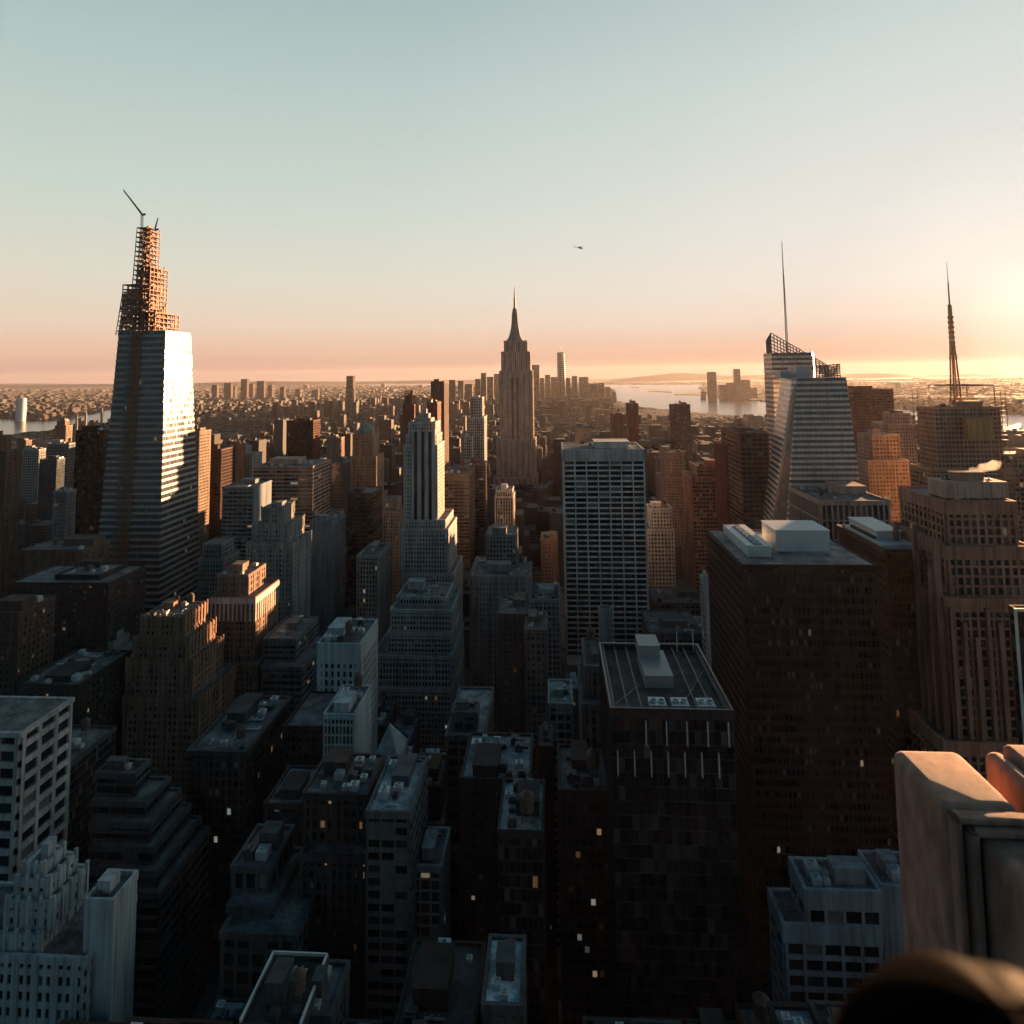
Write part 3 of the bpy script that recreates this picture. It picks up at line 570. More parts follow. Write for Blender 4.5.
# ---- unfinished skyscraper on the left
M['pale_panel'] = mat('pale_panel', (.30, .29, .285), rough=.5, noise=.12, scale=.3)
def unfinished():
    v0 = 545
    zt = at(175, 330, v0).z
    def P(x, y, v): p = at(x, y, v); return p.x
    TL, TR = P(114.5, 330, v0), P(161.5, 330, v0); BL, BR = P(94, 600, v0), P(160, 600, v0)
    zb0 = at(128, 600, v0).z
    k = (zt - 0) / (zt - zb0)                     # carry the slope down to the street
    BL0, BR0 = TL + (BL - TL) * k, TR + (BR - TR) * k
    v1t = v0 + 40; v1b = v0 + 40 + 22 * k
    cx, cy = BR0 - 20, v0
    root = empty('unfinished_skyscraper', (cx, cy, 0))
    tag(root, 'tapering glass skyscraper under construction with bare orange steel on top, left', 'skyscraper')
    def L(p): return (p[0] - cx, p[1] - cy)
    P0 = [L(p) for p in [(BL0, v0 - 4), (BR0, v0 - 4), (BR0, v1b), (BL0, v1b)]]
    P1 = [L(p) for p in [(TL, v0 + 6), (TR, v0 + 6), (TR, v1t + 6), (TL, v1t + 6)]]
    glaz, wall = MB(), MB()
    taper(P0, P1, 0, zt, 5.5, 2.2, glaz, wall, d=.25, bay=1.5)
    glaz.build('glazing', M['glass_blue'], root); wall.build('spandrel_bands', M['pale_panel'], root)
    # bright floor slab line where the cladding changes, hoist strip with open floors
    hb = MB(); rr = random.Random(3)
    def fx(t, z, off=0):       # x on north face: t 0..1 across, at height z; y just proud
        s = z / zt; a, b_ = lerp2(P0[0], P1[0], s), lerp2(P0[1], P1[1], s); return (a[0] + (b_[0] - a[0]) * t, a[1] - .5 - off)
    n = 84
    for k in range(n):
        z = 60 + (zt - 62) * k / n
        a, b_ = fx(.24, z), fx(.52, z)
        hb.box(a[0], b_[0], a[1] - .9, a[1], z, z + .5, True)
        for q in range(6):
            if rr.random() < .6:
                x = a[0] + (b_[0] - a[0]) * (q + rr.random() * .5) / 6; hb.box(x, x + .5 + rr.random(), a[1] - .6, a[1], z + .5, z + 3.3)
    hb.build('floor_edge', M['steel_grey'], root)
    hs = MB()
    for t in (.36, .40, .46, .485):
        a, b_ = fx(t, 20, 1.0), fx(t, zt - 2, 1.0); hs.bar((*a, 20), (*b_, zt + 12), .45)
    for k in range(90):
        z = 25 + k * (zt - 25) / 90; a, b_ = fx(.36, z, 1.0), fx(.485, z, 1.0); hs.bar((*a, z), (*b_, z + (2.6 if k % 2 else 0)), .22)
        a, b_ = fx(.40, z, 1.4), fx(.46, z, 1.4); hs.box(a[0], b_[0], a[1] - .3, a[1], z, z + 1.2, True)
    hs.build('hoist_mast', M['steel'], root)
    # slab edges seen on the middle of the north face
    # steel above the cladding
    X = lambda x, y=300: P(x, y, v0 + 14) - cx
    Z = lambda y, x=150: at(x, y, v0 + 14).z
    s1, s2, s3, s4 = MB(), MB(), MB(), MB()
    frame(s1, X(121.5), X(133), 8, 18, zt - 3, Z(292), nx=4, ny=3, r=.36, deck=.8, lean=.13); s1.build('steel_frame', M['pale_panel'], root)
    frame(s2, X(132.5), X(142), 10, 20, zt, Z(228), nx=2, ny=2, r=.34, deck=1, lean=.05, net=.1); frame(s2, X(144), X(151), 10, 24, zt, Z(231), nx=2, ny=3, r=.34, deck=.6, net=.15)
    s2.build('steel_frame', M['steel'], root)
    frame(s3, X(128), X(150), 6.5, 26, zt, Z(285), nx=4, ny=3, r=.4, deck=1, net=.6)
    for k in range(9): s3.box(X(137), X(149), 5.7, 6.1, zt + k * 4.3 + 1, zt + k * 4.3 + 3.4, True)
    s3.build('steel_frame', M['steel'], root)
    frame(s4, X(143), X(155.5), 5, 31, zt, Z(268), nx=2, ny=5, r=.5, deck=.8); frame(s4, X(150), X(162.5), 4, 40, zt, Z(313), nx=2, ny=6, r=.5, deck=.8)
    for k in range(7): s4.box(X(156), X(157), 10 + k * 3, 12 + k * 3, zt + 3 * k, zt + 3 * k + 9, True)
    s4.build('steel_frame', M['steel'], root)
    # lower wing set against the foot
    HEROES.append(dict(root=root, tiers=[(BL0, BR0, v0, v1b, zt)], x0=94, x1=197, yb=608, v=v0, ref='the unfinished skyscraper', cx=140, cy=330))
    # cranes stand on the steel
    for (bx, by, tx, ty, mx_, my_, lab, r_) in ((142, 240, 123.5, 190, 142, 213, 'luffing tower crane with its long jib raised left on the unfinished skyscraper', .7),
                                         (155, 240, 158, 218, 155, 228, 'small short crane on the right of the unfinished skyscraper top', .5)):
        base = at(bx, by, v0 + 20); top = at(mx_, my_, v0 + 20); tip = at(tx, ty, v0 + 20)
        c = empty('tower_crane', base); tag(c, lab, 'crane')
        o = Vector(base); m_, j_ = MB(), MB()
        for dx in (-r_, r_):
            for dy in (-r_, r_): m_.bar(Vector((dx, dy, -8)), top - o + Vector((dx, dy, 0)), .22)
        for k in range(12):
            z = -8 + (top.z - base.z + 8) * k / 12; m_.bar((-r_, -r_, z), (r_, -r_, z + 2), .14)
        a = top - o; b_ = tip - o; m_.build('mast', M['steel_grey'], c)
        for dz in (0, 1.6):
            for dy in (-.7, .7): j_.bar(a + Vector((0, dy, dz - 2)), b_ + Vector((0, dy * .4, dz * .2)), .26)
        for k in range(14):
            t = k / 14; j_.bar(a.lerp(b_, t) + Vector((0, 0, -2)), a.lerp(b_, t + .05) + Vector((0, 0, -.6)), .14)
        j_.bar(a + Vector((0, 0, -2)), a + Vector((4, 0, -1)), 1.0); j_.bar(a, b_, .08)
        j_.build('jib', M['steel_grey'], c)
unfinished()
# ---- spired limestone skyscraper
def spired():
    v = 1250
    ts = [T(494, 537, 478, v - 8, v + 62), T(497, 535, 440, v - 5, v + 58), T(499.5, 532, 371, v, v + 52), T(501.5, 529.5, 352, v + 2, v + 50), T(504.3, 526.8, 341, v + 5, v + 46)]
    r = B('skyscraper', 'tall stepped limestone skyscraper with a slender spire, rising alone in the centre', 'skyscraper', ts,
          ST(3.6, 3.7, 1.9, .7, d=1.0, strong=3), (.56, .45, .40), clutter=0, ref='the spired skyscraper', yb=485)
    cx = (ts[0][0] + ts[0][1]) / 2; cy = ts[0][2]
    a = at(515, 341, v + 20); z0 = ts[-1][4]
    z = lambda y: at(515, y, v + 20).z
    b = MB(); o = (a.x - cx, v + 25 - cy, 0)
    b.lathe([(17, z0), (17, z(339)), (15, z(339)), (11.5, z(335)), (8, z(328)), (6.4, z(321)), (6.0, z(313)), (4.6, z(311)), (4.0, z(308))], o, 12)
    for k in range(4):
        t = math.pi / 4 + k * math.pi / 2
        b.bar((o[0] + 14 * math.cos(t), o[1] + 14 * math.sin(t), z0), (o[0] + 5.5 * math.cos(t), o[1] + 5.5 * math.sin(t), z(318)), 1.6, .8)
    b.build('mast', M['stone'], r, (.33, .31, .30))
    b = MB(); b.lathe([(2.2, z(309)), (1.9, z(300)), (1.9, z(298)), (1.1, z(297)), (.9, z(291)), (.35, z(286))], o, 8)
    for zz in (z(306), z(303), z(300), z(295)): b.lathe([(2.6, zz), (2.6, zz + 1)], o, 8)
    b.build('antenna', M['steel_grey'], r)
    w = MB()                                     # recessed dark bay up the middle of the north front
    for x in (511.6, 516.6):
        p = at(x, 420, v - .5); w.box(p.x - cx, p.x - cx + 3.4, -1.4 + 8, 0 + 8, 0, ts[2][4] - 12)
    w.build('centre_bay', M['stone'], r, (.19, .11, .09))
spired()
# ---- crystalline tower and its spire
def crystal():
    root = empty('crystal_skyscraper', (200, 560, 0)); tag(root, 'faceted crystalline glass skyscraper with a slanting lattice crown and a thin grey spire', 'skyscraper')
    cx, cy = 200, 560
    glaz, wall = MB(), MB()
    def X(x, y, v): return at(x, y, v).x - cx
    # rear, taller mass
    v0, v1 = 590, 612
    zt = at(790, 353, v0).z
    a0, a1 = X(763.5, 353, v0), X(812, 353, v0)
    a0 = X(763.5, 353, v1)
    P0 = [(a0 - 1, v0 - cy - 8), (X(830, 600, v0), v0 - cy - 8), (X(832, 600, v0) + 6, v1 - cy), (a0, v1 - cy)]
    P1 = [(a0, v0 - cy), (a1, v0 - cy), (a1 + 10, v1 - cy), (a0, v1 - cy)]
    taper(P0, P1, 0, zt, 4.3, 1.9, glaz, wall, d=.12, bay=1.6)
    # front mass with a folded left facet; five corners
    w0 = 510
    zf = at(815, 378, w0).z
    k0 = lambda x, y: at(x, y, w0).x - cx
    TLx, TRx = k0(797, 376), k0(846, 376)
    BLx, BRx = k0(787, 522), k0(863, 522)
    zz = at(800, 522, w0).z; k = zf / (zf - zz)
    BL, BR = TLx + (BLx - TLx) * k, TRx + (BRx - TRx) * k
    q0 = [(BL, w0 - cy - 6), (BR, w0 - cy - 6), (BR + 8, w0 + 50 - cy), (BL - 8, w0 + 50 - cy), (BL - 15, w0 + 16 - cy)]
    q1 = [(TLx, w0 - cy), (TRx, w0 - cy), (TRx + 1, w0 + 44 - cy), (TLx + 3, w0 + 44 - cy), (TLx - 1.5, w0 + 6 - cy)]
    taper(q0, q1, 0, zf, 4.3, 1.9, glaz, wall, d=.12, bay=1.6)
    glaz.build('glazing', M['glass_crystal'], root); wall.build('spandrel_bands', M['metal_clad'], root, (.78, .72, .70))
    # lattice crowns
    c = MB()
    def screen(xa, ya, za0, za1, xb, yb, zb0, zb1, n, r=.42):
        for i in range(n + 1):
            t = i / n; x, y = xa + (xb - xa) * t, ya + (yb - ya) * t; c.bar((x, y, za0 + (zb0 - za0) * t), (x, y, za1 + (zb1 - za1) * t), r)
        m = 6
        for j in range(m + 1):
            zl, zr = za0 + (za1 - za0) * j / m, zb0 + (zb1 - zb0) * j / m
            if abs(zb1 - zb0) < .6 and abs(za1 - za0) < .6: continue
            c.bar((xa, ya, zl), (xb, yb, zr), r)
    z333, z370 = at(763, 333, v0).z, at(826, 366, v0).z
    xr = X(829, 368, v0)
    screen(a0, v0 - cy, zt - 1, z333, xr, v0 - cy, at(826, 376, v0).z, z370, 18)
    screen(a0, v0 - cy, zt - 1, z333, a0 + 3, v1 - cy, zt - 1, z333 - 6, 12)
    screen(xr, v0 - cy, zt - 14, z370, xr, v1 - cy, zt - 14, z370, 8)
    c.build('crown_lattice', M['steel_grey'], root); c = MB()
    screen(k0(822, 376), w0 + 10 - cy, zf, at(824, 366, w0).z, TRx, w0 + 10 - cy, zf, at(842, 364, w0).z, 8)
    screen(TRx, w0 + 10 - cy, zf, at(842, 364, w0).z, TRx, w0 + 40 - cy, zf, zf + 4, 6)
    c.build('crown_lattice', M['steel_grey'], root)
    b = MB(); b.box(k0(790, 376), k0(801, 376), w0 + 20 - cy, w0 + 34 - cy, zf, at(795, 371, w0 + 20).z); b.box(k0(805, 376), k0(820, 376), w0 + 16 - cy, w0 + 36 - cy, zf, at(812, 366, w0 + 16).z)
    b.build('plant_room', M['unit'], root)
    b = MB()                                     # darker panel under the crown top, front mass
    s0, s1 = at(786.5, 342, 600), at(780.5, 241, 600)
    base = Vector((s0.x - cx, 600 - cy, zt)); tip = Vector((s0.x - cx, 600 - cy, s1.z)); top2 = s0.z
    for dx, dy in ((-.9, -.9), (.9, -.9), (0, .9)): b.bar(base + Vector((dx, dy, 0)), base.lerp(tip, .7) + Vector((dx * .3, dy * .3, 0)), .32)
    for k_ in range(46):
        t = k_ / 46 * .7; w_ = .9 * (1 - t); p = base.lerp(tip, t); q = base.lerp(tip, t + .015)
        b.bar(p + Vector((-w_, -w_, 0)), q + Vector((w_, -w_, 0)), .15); b.bar(p + Vector((w_, -w_, 0)), q + Vector((0, w_, 0)), .15)
    b.bar(base.lerp(tip, .68), tip, .55, .25, 6)
    b.build('spire', M['steel_grey'], root)
    HEROES.append(dict(root=root, tiers=[(BL - 15 + cx, BR + 8 + cx, w0 - 6, v1, zt)], x0=763, x1=866, yb=560, v=w0, ref='the crystalline glass tower', cx=810, cy=360))
crystal()
# ---- tower with the lattice mast at the right
M['gold_steel'] = mat('gold_steel', (.45, .25, .10), rough=.55, noise=.2)
def masted():
    tl = [T(932, 1012, 470, 560, 592), T(934, 1000, 408, 565, 590)]
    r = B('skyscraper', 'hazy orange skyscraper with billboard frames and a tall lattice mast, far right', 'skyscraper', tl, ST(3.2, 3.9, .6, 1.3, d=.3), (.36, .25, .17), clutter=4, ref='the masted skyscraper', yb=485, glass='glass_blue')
    cx = (tl[0][0] + tl[0][1]) / 2; cy = tl[0][2]; v = 590
    zt = tl[-1][4]
    A = lambda x, y, vv=v: at(x, y, vv) - Vector((cx, cy, 0))
    m = MB(); c0 = A(957.5, 408); c1 = A(953.5, 340); tip = A(948.5, 262)
    base = Vector((A(956, 400).x, v - cy, zt)); top = Vector((base.x, v - cy, tip.z))
    for dx, dy in ((-3, -3), (3, -3), (3, 3), (-3, 3)):
        m.bar(base + Vector((dx, dy, 0)), base.lerp(top, .42) + Vector((dx * .4, dy * .4, 0)), .75)
        m.bar(base.lerp(top, .42) + Vector((dx * .4, dy * .4, 0)), base.lerp(top, .7) + Vector((dx * .25, dy * .25, 0)), .55)
    for k in range(44):
        t = k / 44 * .7; w = 3 * (1 - 1.43 * t * .95) if t < .42 else 1.2 - (t - .42) * 1.4; p, q = base.lerp(top, t), base.lerp(top, t + .016)
        for sx_, sy_, ex, ey in ((-1, -1, 1, -1), (1, -1, 1, 1), (1, 1, -1, 1), (-1, 1, -1, -1)):
            m.bar(p + Vector((sx_ * w, sy_ * w, 0)), q + Vector((ex * w, ey * w, 0)), .2)
    for t, w in ((.06, 9), (.1, 7), (.13, 8), (.33, 3.2), (.35, 2.6)): p = base.lerp(top, t); m.box(p.x - w, p.x + w, p.y - w, p.y + w, p.z, p.z + .5, True)
    for k in range(8): t = .36 + k * .035; p = base.lerp(top, t); m.box(p.x - 1.7, p.x + 1.7, p.y - 1.7, p.y + 1.7, p.z, p.z + 2.0, True)
    m.bar(base.lerp(top, .68), base.lerp(top, .86), .7, .5, 8); m.bar(base.lerp(top, .85), top, .3, .15, 6)
    m.build('mast', M['gold_steel'], r)
    f = MB(); x0, x1 = A(938, 390).x, A(977, 390).x; z1 = A(957, 385).z
    for x in (x0, x1):
        for y in (8, 44): f.bar((x, y, zt), (x, y, z1), .5)
    for y in (8, 44): f.bar((x0, y, z1), (x1, y, z1), .5); f.bar((x0, y, zt + 3), (x1, y, z1), .2)
    for x in (x0, x1): f.bar((x, 8, z1), (x, 44, z1), .5)
    f.build('billboard_frame', M['steel'], r)
    g = MB(); d0, d1 = A(969, 428, 560), A(1000, 428, 560)
    g.box(A(966, 430, 560).x, A(992, 430, 560).x, -2.5, -1.2 + 5, A(980, 440, 560).z, A(980, 418, 560).z, True); g.build('sign_drum', M['metal_clad'], r, (.45, .28, .12))
    s = MB(); zz = A(1000, 400, 560)
    for x in (915, 1003): 
        p = A(x, 440, 563); 
        for k in range(9): s.box(p.x - 2, p.x + 2, -1, 3, p.z + k * 4, p.z + k * 4 + .5, True)
        s.bar((p.x - 2, -1, p.z - 10), (p.x - 2, -1, p.z + 42), .3); s.bar((p.x + 2, -1, p.z - 10), (p.x + 2, -1, p.z + 42), .3)
    s.build('corner_lattice', M['steel'], r)
masted()
# ------------------------------------------------------------------ extras on the hand-placed ones
def by_ref(ref): return next(h for h in HEROES if h['ref'] == ref)
def extra(ref, name, mb, m, color=None):
    h = by_ref(ref); r = h['root']; loc = Vector(r.location); mb.v = [tuple(Vector(p) - loc) for p in mb.v]
    return mb.build(name, M[m], r, color)
# glass box tower: fins, sunken deck, plant
h = by_ref('the glass box tower'); x0, x1, y0, y1, zt = h['tiers'][-1]
for row, (za, zb, n, off) in enumerate(((zt - 1, zt - 8, 5, .2), (zt - 10, zt - 17, 7, 0.03))):
    for k in range(n):
        t = off + (k + (.5 if row == 0 else 0.12)) * (.84 if row == 0 else .96) / n; x = x0 + (x1 - x0) * min(t, .985)
        b = MB(); b.box(x - .14, x + .14, y0 - 1.1, y0 - .1, zb, za, True); extra('the glass box tower', 'fin', b, 'white_steel')
b = MB(); px0, px1 = at(634, 660, 230).x, at(662, 660, 230).x
b.box(x0 + 13, x0 + 22.5, y0 + 18, y0 + 38, zt + .1, zt + 4); b.box(x0 + 13, x0 + 20.5, y0 + 32, y0 + 42, zt + 4, zt + 8)
extra('the glass box tower', 'plant_room', b, 'pale_panel')
b = MB()
for k in range(9):
    b.box(x0 + 1 + k * 4.3, x0 + 1.4 + k * 4.3, y0 + 1, y1 - 1, zt + 1.2, zt + 1.5, True) if k not in (3, 4, 5) else None
b.bar((x0 + 2, y0 + 6, zt + .6), (x0 + 12, y0 + 20, zt + .6), .25); b.bar((x1 - 12, y0 + 10, zt + .6), (x1 - 2, y0 + 30, zt + .6), .25)
for y in (y0 + 1.3, y1 - 1.3): b.box(x0 + .6, x1 - .6, y - .1, y + .1, zt + 2.4, zt + 2.6, True)
for x in (x0 + 1.3, x1 - 1.3): b.box(x - .1, x + .1, y0 + 1, y1 - 1, zt + 2.4, zt + 2.6, True)
extra('the glass box tower', 'roof_rails', b, 'steel_grey')
for k, x in enumerate((x0 + 15, x0 + 22, x0 + 30)):
    b = MB(); b.box(x - 2.6, x + 2.6, y0 + 2, y0 + 8, zt + .1, zt + 2)
    for q in (-1.3, 1.3): b.lathe([(1.1, 2.0), (1.1, 2.6), (.9, 2.6), (.9, 2.1)], (x + q, y0 + 5, zt), 12)
    extra('the glass box tower', 'cooling_fan', b, 'unit')
for x in (x0 + 29, x0 + 35):
    b = MB(); b.bar((x, y1 - 2, zt), (x, y1 - 2, zt + 8), .15); extra('the glass box tower', 'roof_mast', b, 'white_steel')
# big dark block: white plant rooms
h = by_ref('the big dark brown block'); x0, x1, y0, y1, zt = h['tiers'][-1]
b = MB(); b.box(x0 + 20, x0 + 42, y0 + 20, y0 + 38, zt + .1, zt + 8.5); b.box(x0 + 19.7, x0 + 42.3, y0 + 19.7, y0 + 38.3, zt + 8.5, zt + 8.9, True)
b.box(x0 + 30, x0 + 31.2, y0 + 19.8, y0 + 20, zt + .1, zt + 2.4)
extra('the big dark brown block', 'plant_room', b, 'white_steel')
b = MB(); b.box(x0 + 6, x0 + 15, y0 + 12, y0 + 48, zt + .1, zt + 2.2); b.box(x0 + 5.5, x0 + 15.5, y0 + 11.5, y0 + 48.5, zt + 2.2, zt + 4.6, True)
for k in range(7): b.lathe([(1.6, 4.6), (1.6, 5.3), (1.35, 5.3), (1.35, 4.8)], (x0 + 10.5, y0 + 15 + k * 4.8, zt), 12)
extra('the big dark brown block', 'cooling_tower', b, 'white_steel')
b = MB()
for k in range(7): b.box(x0 + 8.6, x0 + 12.4, y0 + 13.1 + k * 4.8, y0 + 16.9 + k * 4.8, zt + 4.65, zt + 4.72, True)
extra('the big dark brown block', 'fan_grille', b, 'dark_unit')
# cut-cornered tower: octagonal roof plant
h = by_ref('the cut-cornered dark red tower'); x0, x1, y0, y1, zt = h['tiers'][-1]
b = MB(); b.box(x0 + 1, x1 - 1, y0 + 5, y1 - 4, zt + .3, zt + 2.2); b.box(x0 + 3, x1 - 3, y0 + 14, y1 - 6, zt + 2.2, zt + 6); b.box(x0 + 2.4, x1 - 2.4, y0 + 13.4, y1 - 5.4, zt + 6, zt + 6.6, True)
extra('the cut-cornered dark red tower', 'roof_plant', b, 'white_steel')
b = MB()
for k in range(9): b.box(x0 + 1.6, x0 + 2.8, y0 + 15 + k * 2.9, y0 + 16.6 + k * 2.9, zt + 2.2, zt + 3.6)
extra('the cut-cornered dark red tower', 'roof_unit', b, 'dark_unit')
# pyramid roof
h = by_ref('the pyramid-roofed block'); x0, x1, y0, y1, zt = h['tiers'][-1]; ap = at(383, 724, 268)
b = MB(); c = ((x0 + x1) / 2, (y0 + y1) / 2, ap.z)
q = [(x0 + 1, y0 + 4, zt + 5), (x1 - 1, y0 + 4, zt + 5), (x1 - 1, y1 - 2, zt + 5), (x0 + 1, y1 - 2, zt + 5)]
for k in range(4): b.poly([q[k], q[(k + 1) % 4], c])
b.box(x0 + 1.2, x1 - 1.2, y0 + 4.2, y1 - 2.2, zt, zt + 5)
extra('the pyramid-roofed block', 'pyramid_roof', b, 'stone', (.40, .42, .42))
# green cap
h = by_ref('the green-capped tan tower'); x0, x1, y0, y1, zt = h['tiers'][-1]; c = ((x0 + x1) / 2, (y0 + y1) / 2, zt)
b = MB(); r_ = (x1 - x0) * .48; b.lathe([(r_, 0), (r_ * .95, 4), (r_ * .7, 9), (r_ * .4, 12), (.5, 14), (.2, 19)], c, 8); extra('the green-capped tan tower', 'domed_roof', b, 'green_copper')
for q in (-1, 1):
    for w in (0, 1):
        b = MB(); xx = c[0] + q * (x1 - x0) * .42; yy = y0 + 1 if w == 0 else y1 - 1
        b.lathe([(1.6, 0), (1.6, 5), (.2, 9)], (xx, yy, zt), 6); extra('the green-capped tan tower', 'pinnacle', b, 'stone', (.3, .2, .14))
# striped limestone skyscraper: dark stripes and stepped crown
h = by_ref('the striped limestone skyscraper'); vv = 564.0
sb, pl = MB(), MB()
for xa, xb in ((414.2, 417.6), (421.4, 424.8), (428.6, 432.0)):
    a, b_ = at(xa, 500, vv), at(xb, 500, vv); sb.box(a.x, b_.x, vv - .75, vv + .2, 0, at(423, 432, vv).z)
for xa, xb in ((411.2, 414.2), (417.6, 421.4), (424.8, 428.6), (432.0, 435.5)):
    a, b_ = at(xa, 500, vv), at(xb, 500, vv); pl.box(a.x, b_.x, vv - 1.3, vv + .2, 0, at(423, 429, vv).z)
extra('the striped limestone skyscraper', 'window_stripe', sb, 'glass_black'); extra('the striped limestone skyscraper', 'pilaster', pl, 'stone', (.56, .52, .50))
x0, x1, y0, y1, zt = h['tiers'][-1]
b = MB()
for k, (i_, hh) in enumerate(((4, 4), (7, 8), (9.5, 12))): b.box(x0 + i_, x1 - i_, y0 + i_, y1 - i_, zt + (0 if k == 0 else (4, 8)[k - 1]), zt + hh)
for k in range(6): b.box(x0 + 1 + k * 3.4, x0 + 2.2 + k * 3.4, y0 + 1, y0 + 2, zt, zt + 3.4)
b.bar((x0 + 13, y0 + 13, zt + 12), (x0 + 13, y0 + 13, zt + 20), .4)
extra('the striped limestone skyscraper', 'crown', b, 'stone', (.5, .45, .40))
# pale battlemented tower crown teeth / white art deco crown pilasters
for ref, col in (('the pale battlemented tower', (.34, .34, .33)), ('the white art deco block', wt), ('the orange-cornered brick tower', (.25, .15, .1))):
    h = by_ref(ref)
    for t in h['tiers'][-4:]:
        n = max(3, int((t[1] - t[0]) / 3.2)); b = MB()
        for k in range(n + 1):
            x = t[0] + (t[1] - t[0]) * k / n; b.box(x - .45, x + .45, t[2] - .95, t[2] - .1, t[4] - 7, t[4] + 2.4, True)
        m = max(2, int((t[3] - t[2]) / 3.2))
        for k in range(m + 1):
            y = t[2] + (t[3] - t[2]) * k / m; xs_ = t[1] + .1 if t[1] < 0 else t[0] - .95; b.box(xs_, xs_ + .85, y - .45, y + .45, t[4] - 7, t[4] + 2.4, True)
        extra(ref, 'battlement', b, 'stone', col)
# steep white blank cube on the granite tower, beige cornice of the white-banded brown tower
h = by_ref('the ribbed brown granite tower'); x0, x1, y0, y1, zt = h['tiers'][-1]
b = MB(); b.box(x0 - 1.2, x1 + 1.2, y0 - 1.6, y1 + 1, zt - 5.6, zt + 1.6, True); extra('the ribbed brown granite tower', 'blank_cube', b, 'stone', (.50, .36, .30))
b = MB()
t = h['tiers'][1]
for k in range(8):
    x = t[0] + 1 + (t[1] - t[0]) * k / 8; b.box(x, x + 1.7, t[2] - 2.2, t[2] - .5, 0, t[4] - 3 - (k % 3) * 6, True)
for k in range(9):
    y = t[2] + (t[3] - t[2]) * k / 9; b.box(t[0] - 2.6, t[0] - .5, y, y + 1.4, 0, t[4] + 26 - (k % 3) * 14, True)
extra('the ribbed brown granite tower', 'buttress', b, 'stone', bt)
h = by_ref('the white-banded brown tower'); t = h['tiers'][1]; b = MB()
zc = t[4]; b.box(t[0] - .9, t[1] + .9, t[2] - .9, t[2] - .1, zc - 3.4, zc + .4, True); b.box(t[1] + .1, t[1] + .9, t[2] - .1, t[3], zc - 3.4, zc + .4, True)
for k in range(11):
    x = t[0] + (t[1] - t[0]) * k / 10; b.box(x - .5, x + .5, t[2] - .8, t[2] - .1, zc - 14, zc - 3.4, True)
for k in range(12):
    y = t[2] + (t[3] - t[2]) * k / 11; b.box(t[1] + .1, t[1] + .8, y - .5, y + .5, zc - 14, zc - 3.4, True)
extra('the white-banded brown tower', 'colonnade', b, 'stone', (.60, .58, .55))
# tall gridded slab: roof masts
h = by_ref('the tall white gridded slab'); x0, x1, y0, y1, zt = h['tiers'][-1]; rr = random.Random(8)
b = MB(); b.box(x0 - .82, x1 + .82, y0 - .83, y0 - .05, zt - 9, zt + .5, True); b.box(x0 - .82, x0 - .05, y0 - .05, y1, zt - 9, zt + .5, True); extra('the tall white gridded slab', 'top_band', b, 'stone', (.56, .54, .53))
for k in range(7):
    b = MB(); x = x0 + 4 + k * 9 + rr.random() * 4; y = y0 + 4 + rr.random() * 30; b.bar((x, y, zt), (x, y, zt + 2 + rr.random() * 4), .2); extra('the tall white gridded slab', 'antenna', b, 'steel_grey')
# round shaft behind the glass box
p = at(608.5, 623, 275); b = MB(); b.lathe([(2.9, 0), (2.9, p.z - 3), (3.2, p.z - 3), (3.2, p.z), (2.6, p.z), (2.6, p.z - 1.5)], (0, 0, 0), 20)
o = b.build('round_tower', M['stone'], None, (.26, .29, .30), (p.x, 293, 0)); tag(o, 'round grey open-topped shaft rising behind the glass box tower', 'tower')
# white rails and tank on the bottom roof
h = [x for x in HEROES if x['root']['label'].startswith('roof edged')][0]; t = h['tiers'][-1]; b = MB()
for x in (t[0], t[1]):
    b.box(x - .25, x + .25, t[2], t[3], t[4] + 1.2, t[4] + 1.9, True)
b.box(t[0], t[1], t[3] - .3, t[3] + .1, t[4] + 1.2, t[4] + 1.9, True)
loc = Vector(h['root'].location); b.v = [tuple(Vector(q) - loc) for q in b.v]; b.build('railing', M['white_steel'], h['root'])
# white corner strip of the right-edge tower
h = [x for x in HEROES if 'cut by the right edge' in x['root']['label']][0]; t = h['tiers'][-1]; b = MB()
b.box(t[0] - .7, t[0] - .1, t[2] - .7, t[2] - .1, 0, t[4] + 1, True); b.box(t[0] - .1, t[1], t[2] - .7, t[2] - .5, t[4] + .2, t[4] + 1.1, True)
loc = Vector(h['root'].location); b.v = [tuple(Vector(q) - loc) for q in b.v]; b.build('corner_strip', M['white_steel'], h['root'])
# ------------------------------------------------------------------ ground, streets
def sheet(name, pts, z, m, kind='structure'):
    b = MB(); b.poly([(x, y, z) for x, y in pts]); o = b.build(name, m); tag(o, kind=kind); return o
GM = mat('city_ground', (.05, .046, .045), rough=.95, noise=.5, scale=.004)
sheet('ground', [(-24000, -240), (24000, -240), (24000, 24000), (-24000, 24000)], 0, GM)
AVES = [-1100, -900, -700, -570, -440, -300, -160, 155, 430, 700, 975, 1250, 1520]
STS = [201.5 + 80.5 * k for k in range(-3, 34)]
b = MB()
for a in AVES: b.box(a - 13, a + 13, -60, 2900, .004, .008)
b.build('avenue', M['asphalt'])['kind'] = 'structure'
b = MB()
for s in STS: b.box(-1400, 1650, s - 8, s + 8, .004, .012)
b.build('street', M['asphalt'])['kind'] = 'structure'
b = MB()
for i in range(len(AVES) - 1):
    for j in range(len(STS) - 1): b.box(AVES[i] + 9, AVES[i + 1] - 9, STS[j] + 5, STS[j + 1] - 5, .0, .15)
b.build('pavement', M['walk'])['kind'] = 'structure'
b = MB()
for a in (-160, 155):
    for ln in (-4.5, -1.5, 1.5, 4.5):
        for k in range(200):
            y = 100 + k * 7; b.box(a + ln - .08, a + ln + .08, y, y + 3, .012, .016)
b.build('lane_markings', M['paint'])['kind'] = 'structure'
